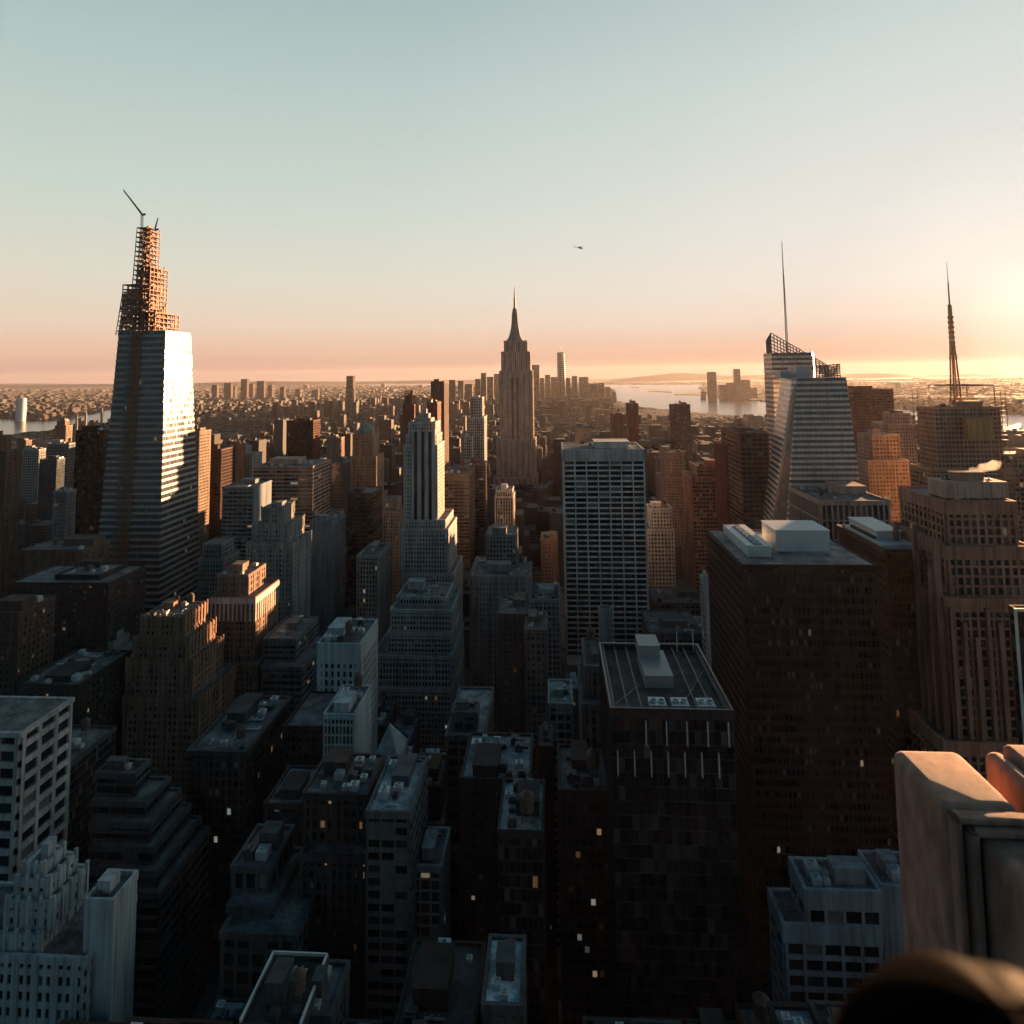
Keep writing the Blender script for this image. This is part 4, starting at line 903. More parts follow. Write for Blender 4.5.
# water
WM = bpy.data.materials.new('water'); WM.use_nodes = True; t_ = WM.node_tree; pb = t_.nodes['Principled BSDF']
pb.inputs['Base Color'].default_value = (.03, .05, .055, 1); pb.inputs['Roughness'].default_value = .22; pb.inputs['Specular IOR Level'].default_value = .8
nz = N(t_, 'ShaderNodeTexNoise'); nz.inputs['Scale'].default_value = .02; nz.inputs['Detail'].default_value = 10
bp = N(t_, 'ShaderNodeBump'); bp.inputs['Strength'].default_value = .09; bp.inputs['Distance'].default_value = 4
t_.links.new(N(t_, 'ShaderNodeTexCoord').outputs['Object'], nz.inputs[0]); t_.links.new(nz.outputs['Fac'], bp.inputs['Height']); t_.links.new(bp.outputs[0], pb.inputs['Normal'])
def gpoly(px): return [tuple(ground(x, y).xy) for x, y in px]
EAST = gpoly([(-120, 452), (0, 438), (40, 434), (70, 431), (110, 427), (128, 424), (160, 419), (125, 411), (110, 409), (95, 413), (60, 419), (40, 421), (0, 418), (-120, 430)])
BAY = gpoly([(597, 384.5), (612, 390), (616, 401), (640, 408), (690, 413), (740, 418), (765, 420), (850, 421), (905, 428), (1030, 447), (1200, 480), (1200, 440), (1030, 414), (905, 409), (850, 406), (770, 402), (735, 400), (712, 397), (700, 389), (705, 384.5)])
FAR1 = gpoly([(350, 386), (470, 386), (500, 387), (470, 384.5), (380, 384.3)])
FAR2 = gpoly([(850, 382.5), (905, 383), (950, 382), (905, 380.5), (850, 381)])
WATER = [EAST, BAY, FAR1, FAR2]
for nm, P in (('river', EAST), ('bay', BAY), ('far_bay', FAR1), ('far_river', FAR2)): sheet(nm, P, .05, WM)
for P in ([(630, 387.2), (638, 388.2), (643, 387.5), (636, 386.4)], [(648, 391.5), (672, 392.5), (672, 390.2), (655, 389.8)], [(674, 394.6), (705, 395.6), (704, 393.2), (682, 393)]):
    b = MB(); pts = gpoly(P); z = 6
    n = len(pts)
    for k in range(n): b.quad((*pts[k], 0), (*pts[(k + 1) % n], 0), (*pts[(k + 1) % n], z), (*pts[k], z))
    b.poly([(*p, z) for p in pts]); o = b.build('island', GM); tag(o, kind='structure')
def inside(p, P):
    x, y = p; c = False; n = len(P)
    for i in range(n):
        x1, y1 = P[i]; x2, y2 = P[(i + 1) % n]
        if (y1 > y) != (y2 > y) and x < (x2 - x1) * (y - y1) / (y2 - y1) + x1: c = not c
    return c
# low hills on the horizon
def hills(name, x0, x1, v, amp, seed):
    rr = random.Random(seed); b = MB(); n = 60; prev = None
    ph = [rr.uniform(0, 6) for _ in range(5)]
    for k in range(n + 1):
        t = k / n; x = x0 + (x1 - x0) * t
        h_ = amp * (.55 + .25 * math.sin(t * 5 + ph[0]) + .12 * math.sin(t * 13 + ph[1]) + .07 * math.sin(t * 31 + ph[2])) * min(1, 6 * t) * min(1, 6 * (1 - t))
        cur = (x, h_)
        if prev:
            b.quad((prev[0], v, -2), (cur[0], v, -2), (cur[0], v + 1500, cur[1]), (prev[0], v + 1500, prev[1]))
            b.quad((prev[0], v + 1500, prev[1]), (cur[0], v + 1500, cur[1]), (cur[0], v + 5000, cur[1] * .7), (prev[0], v + 5000, prev[1] * .7))
        prev = cur
    o = b.build(name, GM); tag(o, kind='structure')
hills('hills', 1500, 16000, 18900, 260, 4); hills('hills', -24000, 2800, 18900, 230, 7); hills('hills', 9000, 24000, 18400, 230, 9)
# ------------------------------------------------------------------ far landmarks
def flat(name, label, cat, x0, x1, y, v, dep, col, group=None, tiers=(), ref=None, st=None):
    ts = [T(x0, x1, y, v, v + dep)] + [T(*t) for t in tiers]
    return B(name, label, cat, ts, st or ST(9, 9, 3, 3.5, d=1, top=1), col, clutter=0, yb=y + 12, group=group, ref=ref, faces='NWE')
p0 = at(561.5, 382, 5000)
b, g2 = MB(), MB(); w = 31
zt = at(561.5, 352.5, 5000).z
P0 = [(-w, -w), (0, -w), (w, -w), (w, 0), (w, w), (0, w), (-w, w), (-w, 0)]
P1 = [(-w * .62, -w * .62), (0, -w * 1.0), (w * .62, -w * .62), (w * 1.0, 0), (w * .62, w * .62), (0, w * 1.0), (-w * .62, w * .62), (-w * 1.0, 0)]
taper(P0, P1, 0, zt, 16, 5, g2, b, d=.5)
wr = empty('skyscraper', (p0.x, 5000, 0)); tag(wr, 'tallest glass tower of the distant downtown skyline with a thin mast', 'skyscraper')
b.build('spandrel_bands', M['metal_clad'], wr, (.4, .38, .38)); g2.build('glazing', M['glass_blue'], wr)
b = MB(); b.bar((0, 0, zt), (0, 0, at(561.5, 345, 5000).z), 3, .8, 6); b.build('mast', M['steel_grey'], wr)
HEROES.append(dict(root=wr, tiers=[(p0.x - w, p0.x + w, 4970, 5030, zt)], x0=557, x1=566, yb=380, v=5000, ref='the tallest far downtown tower', cx=561, cy=352))
dt_list = [(487, 493, 377), (481, 486, 373), (475, 480, 379), (494, 500, 374), (532, 539, 365), (540, 544, 378), (545, 550, 375), (551, 560, 377), (566, 570, 378), (572, 577, 376), (579, 588, 377), (589, 597, 384), (598, 604, 383), (606, 610, 387), (612, 616, 392), (458, 463, 381), (449, 455, 380), (465, 472, 384), (533, 538, 384), (568, 575, 388), (595, 602, 390)]
dd_names = []
for k, (a, b_, y) in enumerate(dt_list):
    h_ = 'slab' if b_ - a > 6 else 'tower'
    flat('downtown_tower', 'far downtown %s %s, silhouetted %s' % (h_, 'number %d of the skyline' % k, 'x'), 'tower', a, b_, y, 4700 + (k * 137) % 500, 45, (.13 + .03 * (k % 3), .10 + .02 * (k % 4), .09), 'far downtown towers beside the bay')
    dd_names.append(HEROES[-1])
for k, (a, b_, y) in enumerate([(708.5, 716, 372), (735, 740, 369), (741, 750, 380), (728, 734, 383), (720, 727, 385), (750, 757, 388), (702, 706, 392)]):
    flat('waterfront_tower', 'x', 'tower', a, b_, y, 5600 + k * 60, 60, (.16, .11, .09), 'far towers across the bay'); dd_names.append(HEROES[-1])
for k, (a, b_, y) in enumerate([(224, 231, 383), (241, 247, 379), (249, 253, 384), (257, 264, 381), (268, 272, 385), (212, 217, 385), (280, 284, 387), (295, 300, 389), (346.5, 353, 376), (404, 413, 390), (312, 318, 390), (232, 235, 386)]):
    flat('brooklyn_tower'.replace('brooklyn', 'far_shore'), 'x', 'tower', a, b_, y, 6800 + (k * 211) % 600 if k != 8 else 4200, 50, (.15, .12, .115), 'far towers beyond the river'); dd_names.append(HEROES[-1])
# white cylinder on the far bank and three smokestacks
p = at(21.5, 398, 3700); b = MB(); b.lathe([(26, 0), (26, p.z - 6), (22, p.z)], n=20); tag(b.build('silo', M['white_steel'], None, None, (p.x, 3700, 0)), 'pale round silo-like tower on the far river bank at left', 'tower')
for k, (x, y, w_) in enumerate(((77, 414, 'left'), (86, 412, 'middle'), (102, 408, 'right'))):
    p = at(x, y, 2700); b = MB(); b.lathe([(6, 0), (4, p.z), (3.2, p.z)], n=12); tag(b.build('smokestack', M['stone'], None, (.3, .3, .3), (p.x, 2700, 0)), 'grey smokestack by the river, the %s one of three' % w_, 'chimney', 'smokestacks by the river')
# ------------------------------------------------------------------ filler blocks on the street grid
RF = random.Random(21)
def overlaps(a0, a1, b0, b1, m=1.5):
    for h in HEROES:
        for t in h['tiers']:
            if a0 < t[1] + m and a1 > t[0] - m and b0 < t[3] + m and b1 > t[2] - m: return True
    return False
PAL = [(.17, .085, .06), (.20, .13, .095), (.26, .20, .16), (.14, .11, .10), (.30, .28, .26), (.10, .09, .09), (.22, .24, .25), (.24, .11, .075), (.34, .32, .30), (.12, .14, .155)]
PNAME = ['brick-red', 'brown', 'tan', 'umber', 'pale grey', 'charcoal', 'blue-grey', 'rust', 'off-white', 'slate']
lots = []
def cap(x0, x1, y0, y1, z):
    """lower a filler until it hides nothing the photograph shows behind it"""
    cx0, cx1, _, _ = screen_box(x0, x1, y0, y1, z - 3, z)
    for h in HEROES:
        if h['v'] > y0 and h['x0'] - 1 < cx1 and h['x1'] + 1 > cx0:
            lim = h['yb']
            zl = min(at((cx0 + cx1) / 2, lim, y0).z, at((cx0 + cx1) / 2, lim, y1).z)
            z = min(z, zl)
    return z
GAPS = []
for j in range(len(STS) - 1):
    ya, yb_ = STS[j] + 10, STS[j + 1] - 10; ym = (ya + yb_) / 2
    for i in range(len(AVES) - 1):
        xa, xb = AVES[i] + 16, AVES[i + 1] - 16
        for (r0, r1) in ((ya, ym - 1), (ym + 1, yb_)):
            x = xa
            while x < xb - 8:
                w_ = min(RF.choice([11, 14, 18, 22, 26, 34] if r0 > 205 else [9, 11, 13, 16, 20]), xb - x)
                if w_ < 8: break
                x0, x1 = x, x + w_ - .6; x += w_
                s0 = proj(((x0 + x1) / 2, r0, 40))
                if r0 < 110 or s0[0] < -30 or s0[0] > 1054: continue
                if overlaps(x0, x1, r0, r1): continue
                if -40 < x0 < 600 and 650 < r0 < 740 and -130 < x0 < 120 and RF.random() < .8: continue   # park
                near = r0 < 700
                z = RF.choice([16, 20, 26, 32, 40, 48, 60, 72]) if near else RF.choice([15, 22, 30, 40, 52, 65, 80, 95])
                if RF.random() < .10: z *= 1.6
                if r0 < 150: z = RF.choice([106, 110, 114, 118, 122, 126, 131])
                elif r0 < 205: z = RF.choice([78, 84, 90, 96, 102, 108])
                if 760 < r0 < 1500 and x0 > 60: z = RF.choice([45, 60, 75, 90, 105, 120])
                if r0 > 1500: z = RF.choice([14, 18, 24, 32, 45, 60]) * (1.8 if RF.random() < .07 else 1)
                lim_y = 640 if r0 < 330 else (560 if r0 < 500 else (490 if r0 < 700 else (445 if r0 < 1000 else 415)))
                if s0[0] < 130 and r0 > 700: lim_y = max(lim_y, 442)
                z = min(z * RF.uniform(.85, 1.1), at(s0[0], lim_y, r0).z)
                z = cap(x0, x1, r0, r1, z)
                if z < 7: 
                    z = 7
                lots.append([x0, x1, r0, r1, z])
# size in view
def vis_size(l):
    x0, x1, y0, y1, z = l; a, b_, c, d_ = screen_box(x0, x1, y0, y1, max(0, z - 25), z)
    if c > 1030 or b_ < 0 or a > 1024: return 0
    return (b_ - a) * (d_ - c)
lots.sort(key=vis_size, reverse=True)
NB_HERO = len(HEROES)
NIND = 300 - NB_HERO - 4
ind, rest = lots[:NIND], [l for l in lots[NIND:] if vis_size(l) > 0]
FST = [ST(3.0, 3.5, 1.5, 1.6, d=.3), ST(2.8, 3.4, 1.3, 1.8, strong=4, d=.3), ST(5, 3.7, .5, 1.6, d=.25), ST(2.4, 3.7, .9, .9, d=.35), ST(4, 3.6, 1.6, 1.5, d=.3)]
filler = []
for k, (x0, x1, y0, y1, z) in enumerate(ind):
    ci = RF.randrange(len(PAL)); near = y0 < 500; dk = .6 if near else .9; c = tuple(v * dk * RF.uniform(.9, 1.1) for v in PAL[ci])  # nearer blocks get darker walls, canyon shade put into their colour
    ts = [(x0, x1, y0, y1, z)]; feat = 'flat'
    if z > 30 and (x1 - x0) > 15 and RF.random() < .5:
        i1, i2 = RF.uniform(2, 4), RF.uniform(2, 6)
        ts = [(x0, x1, y0, y1, z * .8), (x0 + i1, x1 - i1, y0 + i2, y1 - 2, z)]; feat = 'stepped'
    tk = near and RF.random() < .4
    rc = RF.choice([(.24, .26, .27), (.30, .33, .34), (.10, .105, .11), (.15, .155, .16), (.21, .22, .225), (.28, .29, .30), (.08, .08, .085), (.12, .135, .14)])
    if near and rc[0] > .2: feat += ' pale-roofed'
    elif near and rc[0] < .09: feat += ' black-roofed'
    if tk: feat += ' tank-topped'
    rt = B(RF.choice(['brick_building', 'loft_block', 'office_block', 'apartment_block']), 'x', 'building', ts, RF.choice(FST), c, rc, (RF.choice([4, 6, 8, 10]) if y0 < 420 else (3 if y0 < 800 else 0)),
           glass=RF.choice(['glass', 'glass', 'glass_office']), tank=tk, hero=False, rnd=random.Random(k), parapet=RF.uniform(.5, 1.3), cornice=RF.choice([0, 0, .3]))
    sc = proj(((x0 + x1) / 2, y0, z)); filler.append((rt, PNAME[ci], feat, sc, y0))
# ------------------------------------------------------------------ labels for everything generated
refs = [h for h in HEROES if h['ref']]
def near_ref(sx_, sy_, skip=None):
    best = min((h for h in refs if h['root'] is not skip), key=lambda h: math.hypot((h['cx'] - sx_), (h['cy'] + 12 - sy_) * 1.2))
    dx, dy = sx_ - best['cx'], sy_ - best['cy']
    if abs(dx) < 14 and dy > 0: rel = 'below'
    elif abs(dx) > abs(dy): rel = 'right of' if dx > 0 else 'left of'
    elif dy > 0: rel = 'below and right of' if dx > 0 else 'below and left of'
    else: rel = 'behind and right of' if dx > 0 else 'behind and left of'
    return rel + ' ' + best['ref']
groups = {}
for rt, cn, feat, sc, v in filler:
    kind = rt.name.split('.')[0].replace('_', ' ')
    groups.setdefault('%s %s %s %s' % (feat, cn, kind, near_ref(*sc)), []).append((sc, rt, v))
ORD = ['first', 'second', 'third', 'fourth', 'fifth', 'sixth', 'seventh', 'eighth', 'ninth', 'tenth', 'eleventh', 'twelfth', 'thirteenth']
for base, lst in groups.items():
    lst.sort(key=lambda t: t[0][0])
    for k, (sc, rt, v) in enumerate(lst):
        rt['label'] = base if len(lst) == 1 else '%s from the left, %s' % (ORD[min(k, 9)], base)
        w_ = rt['label'].split()
        if len(w_) > 16: rt['label'] = rt['label'].replace('from the left,', 'from left,').replace('brick building', 'block').replace('loft block', 'block').replace('office block', 'block').replace('apartment block', 'block')
        rt['group'] = 'midtown blocks between the towers'
dd_names.sort(key=lambda h: h['cx'])
seg = {}
for h in dd_names: seg.setdefault(h['root']['group'], []).append(h)
for g_, lst in seg.items():
    for k, h in enumerate(lst):
        n = len(lst); tall = 'tall' if h['cy'] < 380 else 'low'
        wd = 'broad' if h['x1'] - h['x0'] > 7 else 'slim'
        pos = 'leftmost' if k == 0 else ('rightmost' if k == n - 1 else ('%s from the left' % ORD[k] if k < n / 2 else '%s from the right' % ORD[n - 1 - k]))
        h['root']['label'] = '%s %s hazy tower, %s of the %s' % (tall, wd, pos, g_.replace('far ', 'far '))
# ------------------------------------------------------------------ remaining blocks and the far city, too many to count
CM = bpy.data.materials.new('distant_city'); CM.use_nodes = True; t_ = CM.node_tree; pb = t_.nodes['Principled BSDF']; pb.inputs['Roughness'].default_value = .85
ge = N(t_, 'ShaderNodeNewGeometry')
rb = ramp(t_, [(0, (.045, .04, .04)), (.25, (.075, .052, .045)), (.45, (.085, .07, .065)), (.6, (.06, .062, .068)), (.75, (.10, .09, .088)), (.9, (.075, .085, .09)), (1, (.16, .155, .15))], ge.outputs['Random Per Island'])
uvn = N(t_, 'ShaderNodeTexCoord').outputs['UV']; fr = vmath(t_, 'FRACTION', uvn).outputs[0]; sp_ = N(t_, 'ShaderNodeSeparateXYZ'); t_.links.new(fr, sp_.inputs[0])
def mth(op, a, b_):
    m_ = N(t_, 'ShaderNodeMath', operation=op)
    for i_, v_ in enumerate((a, b_)):
        if hasattr(v_, 'is_output'): t_.links.new(v_, m_.inputs[i_])
        else: m_.inputs[i_].default_value = v_
    return m_.outputs[0]
win = mth('MULTIPLY', mth('GREATER_THAN', sp_.outputs[0], .42), mth('GREATER_THAN', sp_.outputs[1], .45))
t_.links.new(mixrgb(t_, win, rb, (.02, .022, .025)), pb.inputs['Base Color'])
def blockmesh(name, items):
    b = MB(); b.has = True
    for x0, x1, y0, y1, z in items:
        nx, ny, nz_ = max(1, round((x1 - x0) / 3.2)), max(1, round((y1 - y0) / 3.2)), max(1, round(z / 3.5))
        i = len(b.v)
        b.v += [(x0, y0, 0), (x1, y0, 0), (x1, y1, 0), (x0, y1, 0), (x0, y0, z), (x1, y0, z), (x1, y1, z), (x0, y1, z)]
        for f, n_ in (((0, 1, 5, 4), nx), ((1, 2, 6, 5), ny), ((2, 3, 7, 6), nx), ((3, 0, 4, 7), ny)):
            b.f.append(tuple(i + q for q in f)); b.uv.append(((0, 0), (n_, 0), (n_, nz_), (0, nz_)))
        b.f.append((i + 4, i + 5, i + 6, i + 7)); b.uv.append(((0, 0),) * 4)
    return b
items = []
for l in rest:
    items.append(tuple(l)); x0, x1, y0, y1, z = l
    if x1 - x0 > 12: items.append((x0 + 2, x0 + 7, y0 + 8, y0 + 14, z + 4))
o = blockmesh('m', items).build('crowded_blocks', CM); tag(o, 'small crowded midtown rooftops filling the gaps between the towers', 'buildings', kind='stuff')
items = []
hv = []
def far_ring(v0, v1, dx, dy, hs, tallp, xr=1.05):
    y = v0
    while y < v1:
        x = -y * xr - 200
        while x < y * xr + 200:
            X, Y = x + RF.uniform(-.3, .3) * dx, y + RF.uniform(-.3, .3) * dy; x += dx
            s = proj((X, Y, 10))
            if s[0] < -20 or s[0] > 1044 or any(inside((X, Y), P) for P in WATER): continue
            if RF.random() < .12: continue
            h_ = RF.choice(hs) * RF.uniform(.8, 1.25)
            manh = -1500 < X < 1700 and Y < 5200
            if RF.random() < tallp * (2 if manh else .5): h_ *= RF.uniform(1.8, 3.6)
            lim = at(min(max(s[0], 0), 1024), 389 + 26 * (1500 / Y), Y).z
            if lim > 8: h_ = min(h_, lim)
            if X < -1500: h_ = min(h_, 60)
            if 612 < s[0] < 770 and s[1] < 428: h_ = min(h_, 11)
            w_, d_ = dx * RF.uniform(.3, .48), dy * RF.uniform(.3, .45)
            if overlaps(X - w_, X + w_, Y - d_, Y + d_, 0): continue
            items.append((X - w_, X + w_, Y - d_, Y + d_, max(6, cap(X - w_, X + w_, Y - d_, Y + d_, h_) if Y < 2500 else h_)))
        y += dy
for a_ in []: pass
# outside the street grid near by
def side(v0, v1):
    y = v0
    while y < v1:
        for sgn in (-1, 1):
            x = (1110 if sgn < 0 else 1530)
            while x < y * 1.05 + 100:
                X = sgn * x; x += 30
                if any(inside((X, y), P) for P in WATER): continue
                z = RF.choice([15, 20, 30, 45]) if y < 1900 else RF.choice([8, 12, 16]); items.append((X - 12, X + 12, y - 13, y + 13, z))
        y += 36
side(900, 2900)
far_ring(2900, 5200, 30, 40, [14, 18, 24, 32, 44], .08)
far_ring(5200, 9000, 52, 70, [9, 12, 16, 24], .03)
far_ring(9000, 16000, 95, 130, [9, 12, 18], .03)
o = blockmesh('m', items).build('distant_city', CM); tag(o, 'endless low city fading into haze towards the horizon', 'buildings', kind='stuff')
# ------------------------------------------------------------------ helicopter
p = at(580.5, 247.8, 600); hl = empty('helicopter', p); tag(hl, 'tiny dark helicopter flying in the sky right of the spire', 'helicopter')
b = MB(); b.bar((-2.2, 0, 0), (1.0, 0, 0), 1.1, 1.1, 10); b.bar((1.0, 0, 0), (3.2, 0, -.5), 1.1, .35, 10); b.bar((-2.2, 0, 0), (-3.2, 0, .2), 1.1, .5, 10); b.bar((0, 0, 1), (0, 0, 1.9), .2)
for y in (-1, 1): b.bar((-2, y, -1.6), (2.4, y, -1.6), .1); b.bar((-1, y, -1.6), (-1, y * .6, -.6), .08); b.bar((1, y, -1.6), (1, y * .6, -.6), .08)
b.build('fuselage', M['dark_unit'], hl)
b = MB(); b.bar((-3, 0, .3), (-8.5, 0, .7), .4, .18, 8); b.box(-9, -8.2, -.08, .08, 0, 2.0, True); b.build('tail_boom', M['dark_unit'], hl)
b = MB()
for k in range(4): t = k * math.pi / 2 + .5; b.bar((0, 0, 1.95), (5.6 * math.cos(t), 5.6 * math.sin(t), 1.85), .14, .1)
b.build('rotor', M['dark_unit'], hl)
hl.scale = (.68,) * 3; hl.rotation_euler = (0, math.radians(6), 0)
# ------------------------------------------------------------------ vehicles in the avenues
HL = mat('headlamp_glass', (.9, .9, .85), emit=(1, .9, .7, 9)); TLm = mat('tail_lamp_glass', (.4, .02, .01), emit=(1, .12, .03, 5))
cars_m = [mat('car_paint', c, rough=.3, noise=.05) for c in ((.5, .32, .03), (.03, .03, .035), (.35, .36, .37))]
cm_ = []
def car_body(m_):
    b = MB()
    prof = [(-2.3, .35), (2.3, .35), (2.35, .8), (1.3, .95), (.7, 1.45), (-1.1, 1.48), (-1.9, .98), (-2.35, .85)]
    for s_ in (-1, 1): b.poly([(s_ * .9, x, z) for x, z in prof])
    for k in range(len(prof)):
        (xa, za), (xb, zb) = prof[k], prof[(k + 1) % len(prof)]; b.quad((-.9, xa, za), (.9, xa, za), (.9, xb, zb), (-.9, xb, zb))
    return b.mesh('body', m_)
bodies = [car_body(m_) for m_ in cars_m]
b = MB(); b.bar((-.11, 0, 0), (.11, 0, 0), .34, n=14); wheel = b.mesh('wheel', M['dark_unit'])
b = MB(); b.box(-.22, .22, -.05, .05, -.09, .09, True); hlm = b.mesh('headlight', HL); tlm = b.mesh('tail_light', TLm)
ccol = ['yellow', 'black', 'silver']
spots = []
for a in (-160, 155):
    for k in range(15):
        y = 235 + k * 34 + RF.uniform(-9, 9); spots.append((a + RF.choice([-6, -3, 0, 3, 6]), y, RF.randrange(3), a))
cnt = {}
for x, y, c, a in spots:
    s = proj((x, y, 1)); 
    if not (0 < s[0] < 1024 and s[1] < 1030): continue
    key = (ccol[c], a); cnt[key] = cnt.get(key, 0) + 1
    nm = ['taxi', 'car', 'car'][c]
    r = empty(nm, (x, y, .012)); away_ = a > 0
    if not away_: r.rotation_euler.z = math.pi
    tag(r, '%s %s on the %s avenue, %s nearest of that colour there' % (ccol[c], nm, 'left' if a < 0 else 'right', ORD[min(9, cnt[key] - 1)]), nm, 'cars driving along the avenues')
    bd = inst('body', bodies[c], r)
    for sx_ in (-.85, .85):
        for sy_ in (-1.45, 1.45): inst('wheel', wheel, r, None, (sx_, sy_, .34))
    for sx_ in (-.62, .62): inst('headlight', hlm, bd, None, (sx_, 2.36, .7)); inst('tail_light', tlm, bd, None, (sx_, -2.38, .75))
# ------------------------------------------------------------------ stone parapet in the near right corner
def merlon(name, label, layers):
    """each layer: (left u, right u, top z, near v, far v, corner radius), all rounded blocks nested towards the viewer"""
    o = None; root = empty(name, (layers[0][0], layers[0][3], HC - 8)); tag(root, label, 'parapet')
    for (u0, u1, zt, va, vb, r, nm) in layers:
        bm = __import__('bmesh').new()
        __import__('bmesh').ops.create_cube(bm, size=1)
        for v in bm.verts:
            v.co = Vector((u0 if v.co.x < 0 else u1, va if v.co.y < 0 else vb, HC - 9 if v.co.z < 0 else zt))
        if nm == 'moulding_top':
            for v in bm.verts:
                if v.co.z < HC - 8: v.co.z = zt - (.045 if r < .02 else .055)
        __import__('bmesh').ops.bevel(bm, geom=[e for e in bm.edges if (e.verts[0].co.z > HC - 8 or e.verts[1].co.z > HC - 8)], offset=r, segments=6, affect='EDGES', profile=.5)
        for v in bm.verts: v.co -= Vector(root.location)
        for f in bm.faces: f.smooth = True
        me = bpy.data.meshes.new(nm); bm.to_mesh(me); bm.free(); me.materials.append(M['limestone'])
        try: me.set_sharp_from_angle(angle=math.radians(30))
        except Exception: pass
        inst(nm, me, root)
    return root
def UZ(x, y, v): p = at(x, y, v); return p.x, p.z
va = 5.5
uA, zA = UZ(943, 806, va); uA1, _ = UZ(1022, 800, va)
g1, g2 = va - .10, va - .15
merlon('stone_parapet', 'near sandy stone parapet block with rounded edges and nested mouldings, bottom right', [
    (uA, uA1, zA, va, va + .80, .085, 'coping_block'),
    (uA + .035, uA + .085, zA - .03, g1, va + .02, .018, 'moulding'), (uA + .035, uA1 + .6, zA - .03, g1, va + .02, .018, 'moulding_top'),
    (uA + .115, uA + .18, zA - .085, g2, va + .02, .022, 'moulding'), (uA + .115, uA1 + .6, zA - .085, g2, va + .02, .022, 'moulding_top'),
    (uA + .215, uA1 + .8, zA - .155, va - 1.8, va - .05, .06, 'inner_block')])
uD, zD = UZ(981, 748, 6.3)
merlon('stone_parapet', 'thin round-topped stone slab behind the nearest parapet block', [(uD, uD + .17, zD, 4.6, 6.3, .08, 'slab')])
uE, zE = UZ(1003, 745, 6.3)
merlon('stone_parapet', 'farther stone parapet block cut by the right edge', [(uE, uE + .9, zE, 4.9, 6.35, .06, 'coping_block'), (uE - .05, uE + .9, zE - .09, 4.8, 6.3, .05, 'moulding')])
# out of focus black jacket, just in front of the lens
JM = mat('black_cloth', (.0015, .0013, .0015), rough=.55, noise=.2, scale=30, spec=.004)
JM.node_tree.nodes['Principled BSDF'].inputs['Specular Tint'].default_value = (1, .45, .2, 1)  # orange specular and sheen tints put the rim light's colour into the cloth
JM.node_tree.nodes['Principled BSDF'].inputs['Sheen Weight'].default_value = .004; JM.node_tree.nodes['Principled BSDF'].inputs['Sheen Roughness'].default_value = .12; JM.node_tree.nodes['Principled BSDF'].inputs['Sheen Tint'].default_value = (1, .42, .15, 1)
c = CV + ray(1020, 1190).normalized() * .67
b = MB(); n1, n2 = 26, 36
rr_ = random.Random(2)
for i in range(n1 + 1):
    for j in range(n2):
        th, ph = math.pi * i / n1, 2 * math.pi * j / n2
        k_ = 1 + .035 * math.sin(3 * ph + 1) * math.sin(th) + .02 * math.sin(7 * ph + 2 * th) * math.sin(th)
        b.v.append((.096 * k_ * math.sin(th) * math.cos(ph), .096 * k_ * math.sin(th) * math.sin(ph), .096 * k_ * math.cos(th)))
for i in range(n1):
    for j in range(n2):
        j2 = (j + 1) % n2; b.f.append((i * n2 + j, i * n2 + j2, (i + 1) * n2 + j2, (i + 1) * n2 + j)); b.uv.append(((0, 0),) * 4)
me = b.mesh('hooded_jacket', JM)
for f in me.polygons: f.use_smooth = True
o = inst('hooded_jacket', me, None, None, c); tag(o, 'blurred black rounded jacket hood with a sunlit rim tinted orange in the bottom right corner', 'jacket')
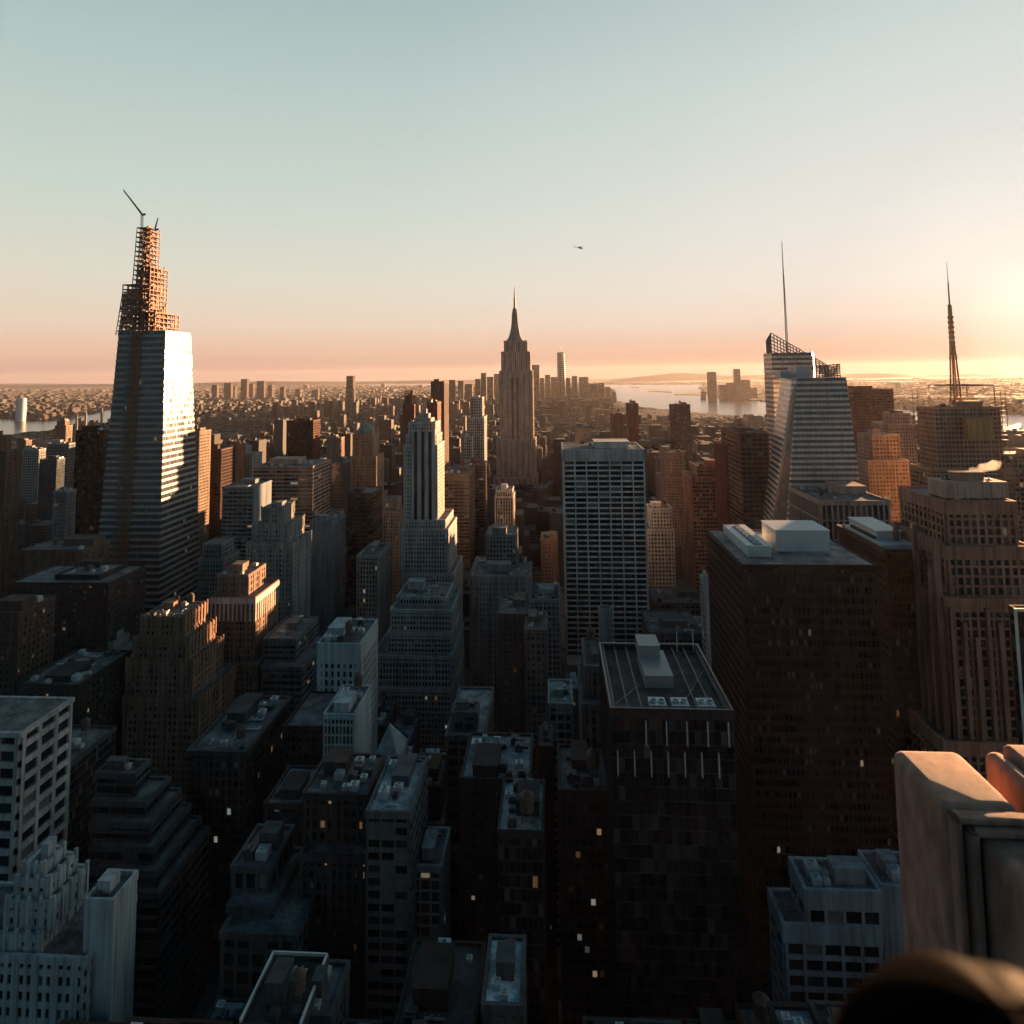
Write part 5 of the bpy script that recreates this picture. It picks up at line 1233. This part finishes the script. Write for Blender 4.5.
# ------------------------------------------------------------------ steam and haze
def volbox(name, lo, hi, label, color, dens, aniso, kind='stuff', noise=False):
    b = MB(); b.box(lo[0], hi[0], lo[1], hi[1], lo[2], hi[2], True)
    m_ = bpy.data.materials.new(name); m_.use_nodes = True; t = m_.node_tree; t.nodes.clear()
    out_ = N(t, 'ShaderNodeOutputMaterial'); pv = N(t, 'ShaderNodeVolumePrincipled')
    pv.inputs['Color'].default_value = (*color, 1); pv.inputs['Density'].default_value = dens; pv.inputs['Anisotropy'].default_value = aniso
    t.links.new(pv.outputs[0], out_.inputs['Volume'])
    o = b.build(name, m_); tag(o, label, name, kind=kind); return o
HAZE_D, HAZE_A, HAZE_C = 1.0e-5, .38, (.95, .92, .95)
volbox('haze', (-24500, -250, -2), (24500, 24500, 470), 'thin golden haze over the whole city', HAZE_C, HAZE_D, HAZE_A)
SM = mat('steam', (.85, .8, .78), rough=1, noise=.05, scale=.2)
def puff(label, px, py, v, w_, h_, seed, n=26):
    r_ = random.Random(seed); p = at(px, py, v); b = MB()
    import bmesh as bmm
    bm = bmm.new()
    for k in range(n):
        t = k / n; c_ = Vector((w_ * t + r_.uniform(-1, 1) * 1.5, r_.uniform(-2, 2), h_ * t * (1 - .4 * t) * 1.5 + r_.uniform(-1, 1))); rad = (.7 + 1.5 * t) * r_.uniform(.5, 1.1)
        q = bmm.ops.create_icosphere(bm, subdivisions=2, radius=rad)
        for vv_ in q['verts']: vv_.co = vv_.co * (1 + r_.uniform(-.08, .08)) + c_
    me = bpy.data.meshes.new('steam'); bm.to_mesh(me); bm.free(); me.materials.append(VM)
    o = inst('steam', me, None, None, p); m_ = o.modifiers.new('m', 'REMESH'); m_.mode = 'VOXEL'; m_.voxel_size = .45; tag(o, label, 'steam', kind='stuff')
VM = bpy.data.materials.new('steam_volume'); VM.use_nodes = True; t = VM.node_tree; t.nodes.clear()
out_ = N(t, 'ShaderNodeOutputMaterial'); pv = N(t, 'ShaderNodeVolumePrincipled'); pv.inputs['Color'].default_value = (.98, .97, .96, 1); pv.inputs['Density'].default_value = .07; pv.inputs['Anisotropy'].default_value = .3
t.links.new(pv.outputs[0], out_.inputs['Volume'])
puff('white sunlit steam drifting over the granite tower top', 956, 482, 320, 19, 9, 3, 90)
puff('small wisp of steam beside the lattice mast', 929, 406, 570, 4, 20, 5, 14)
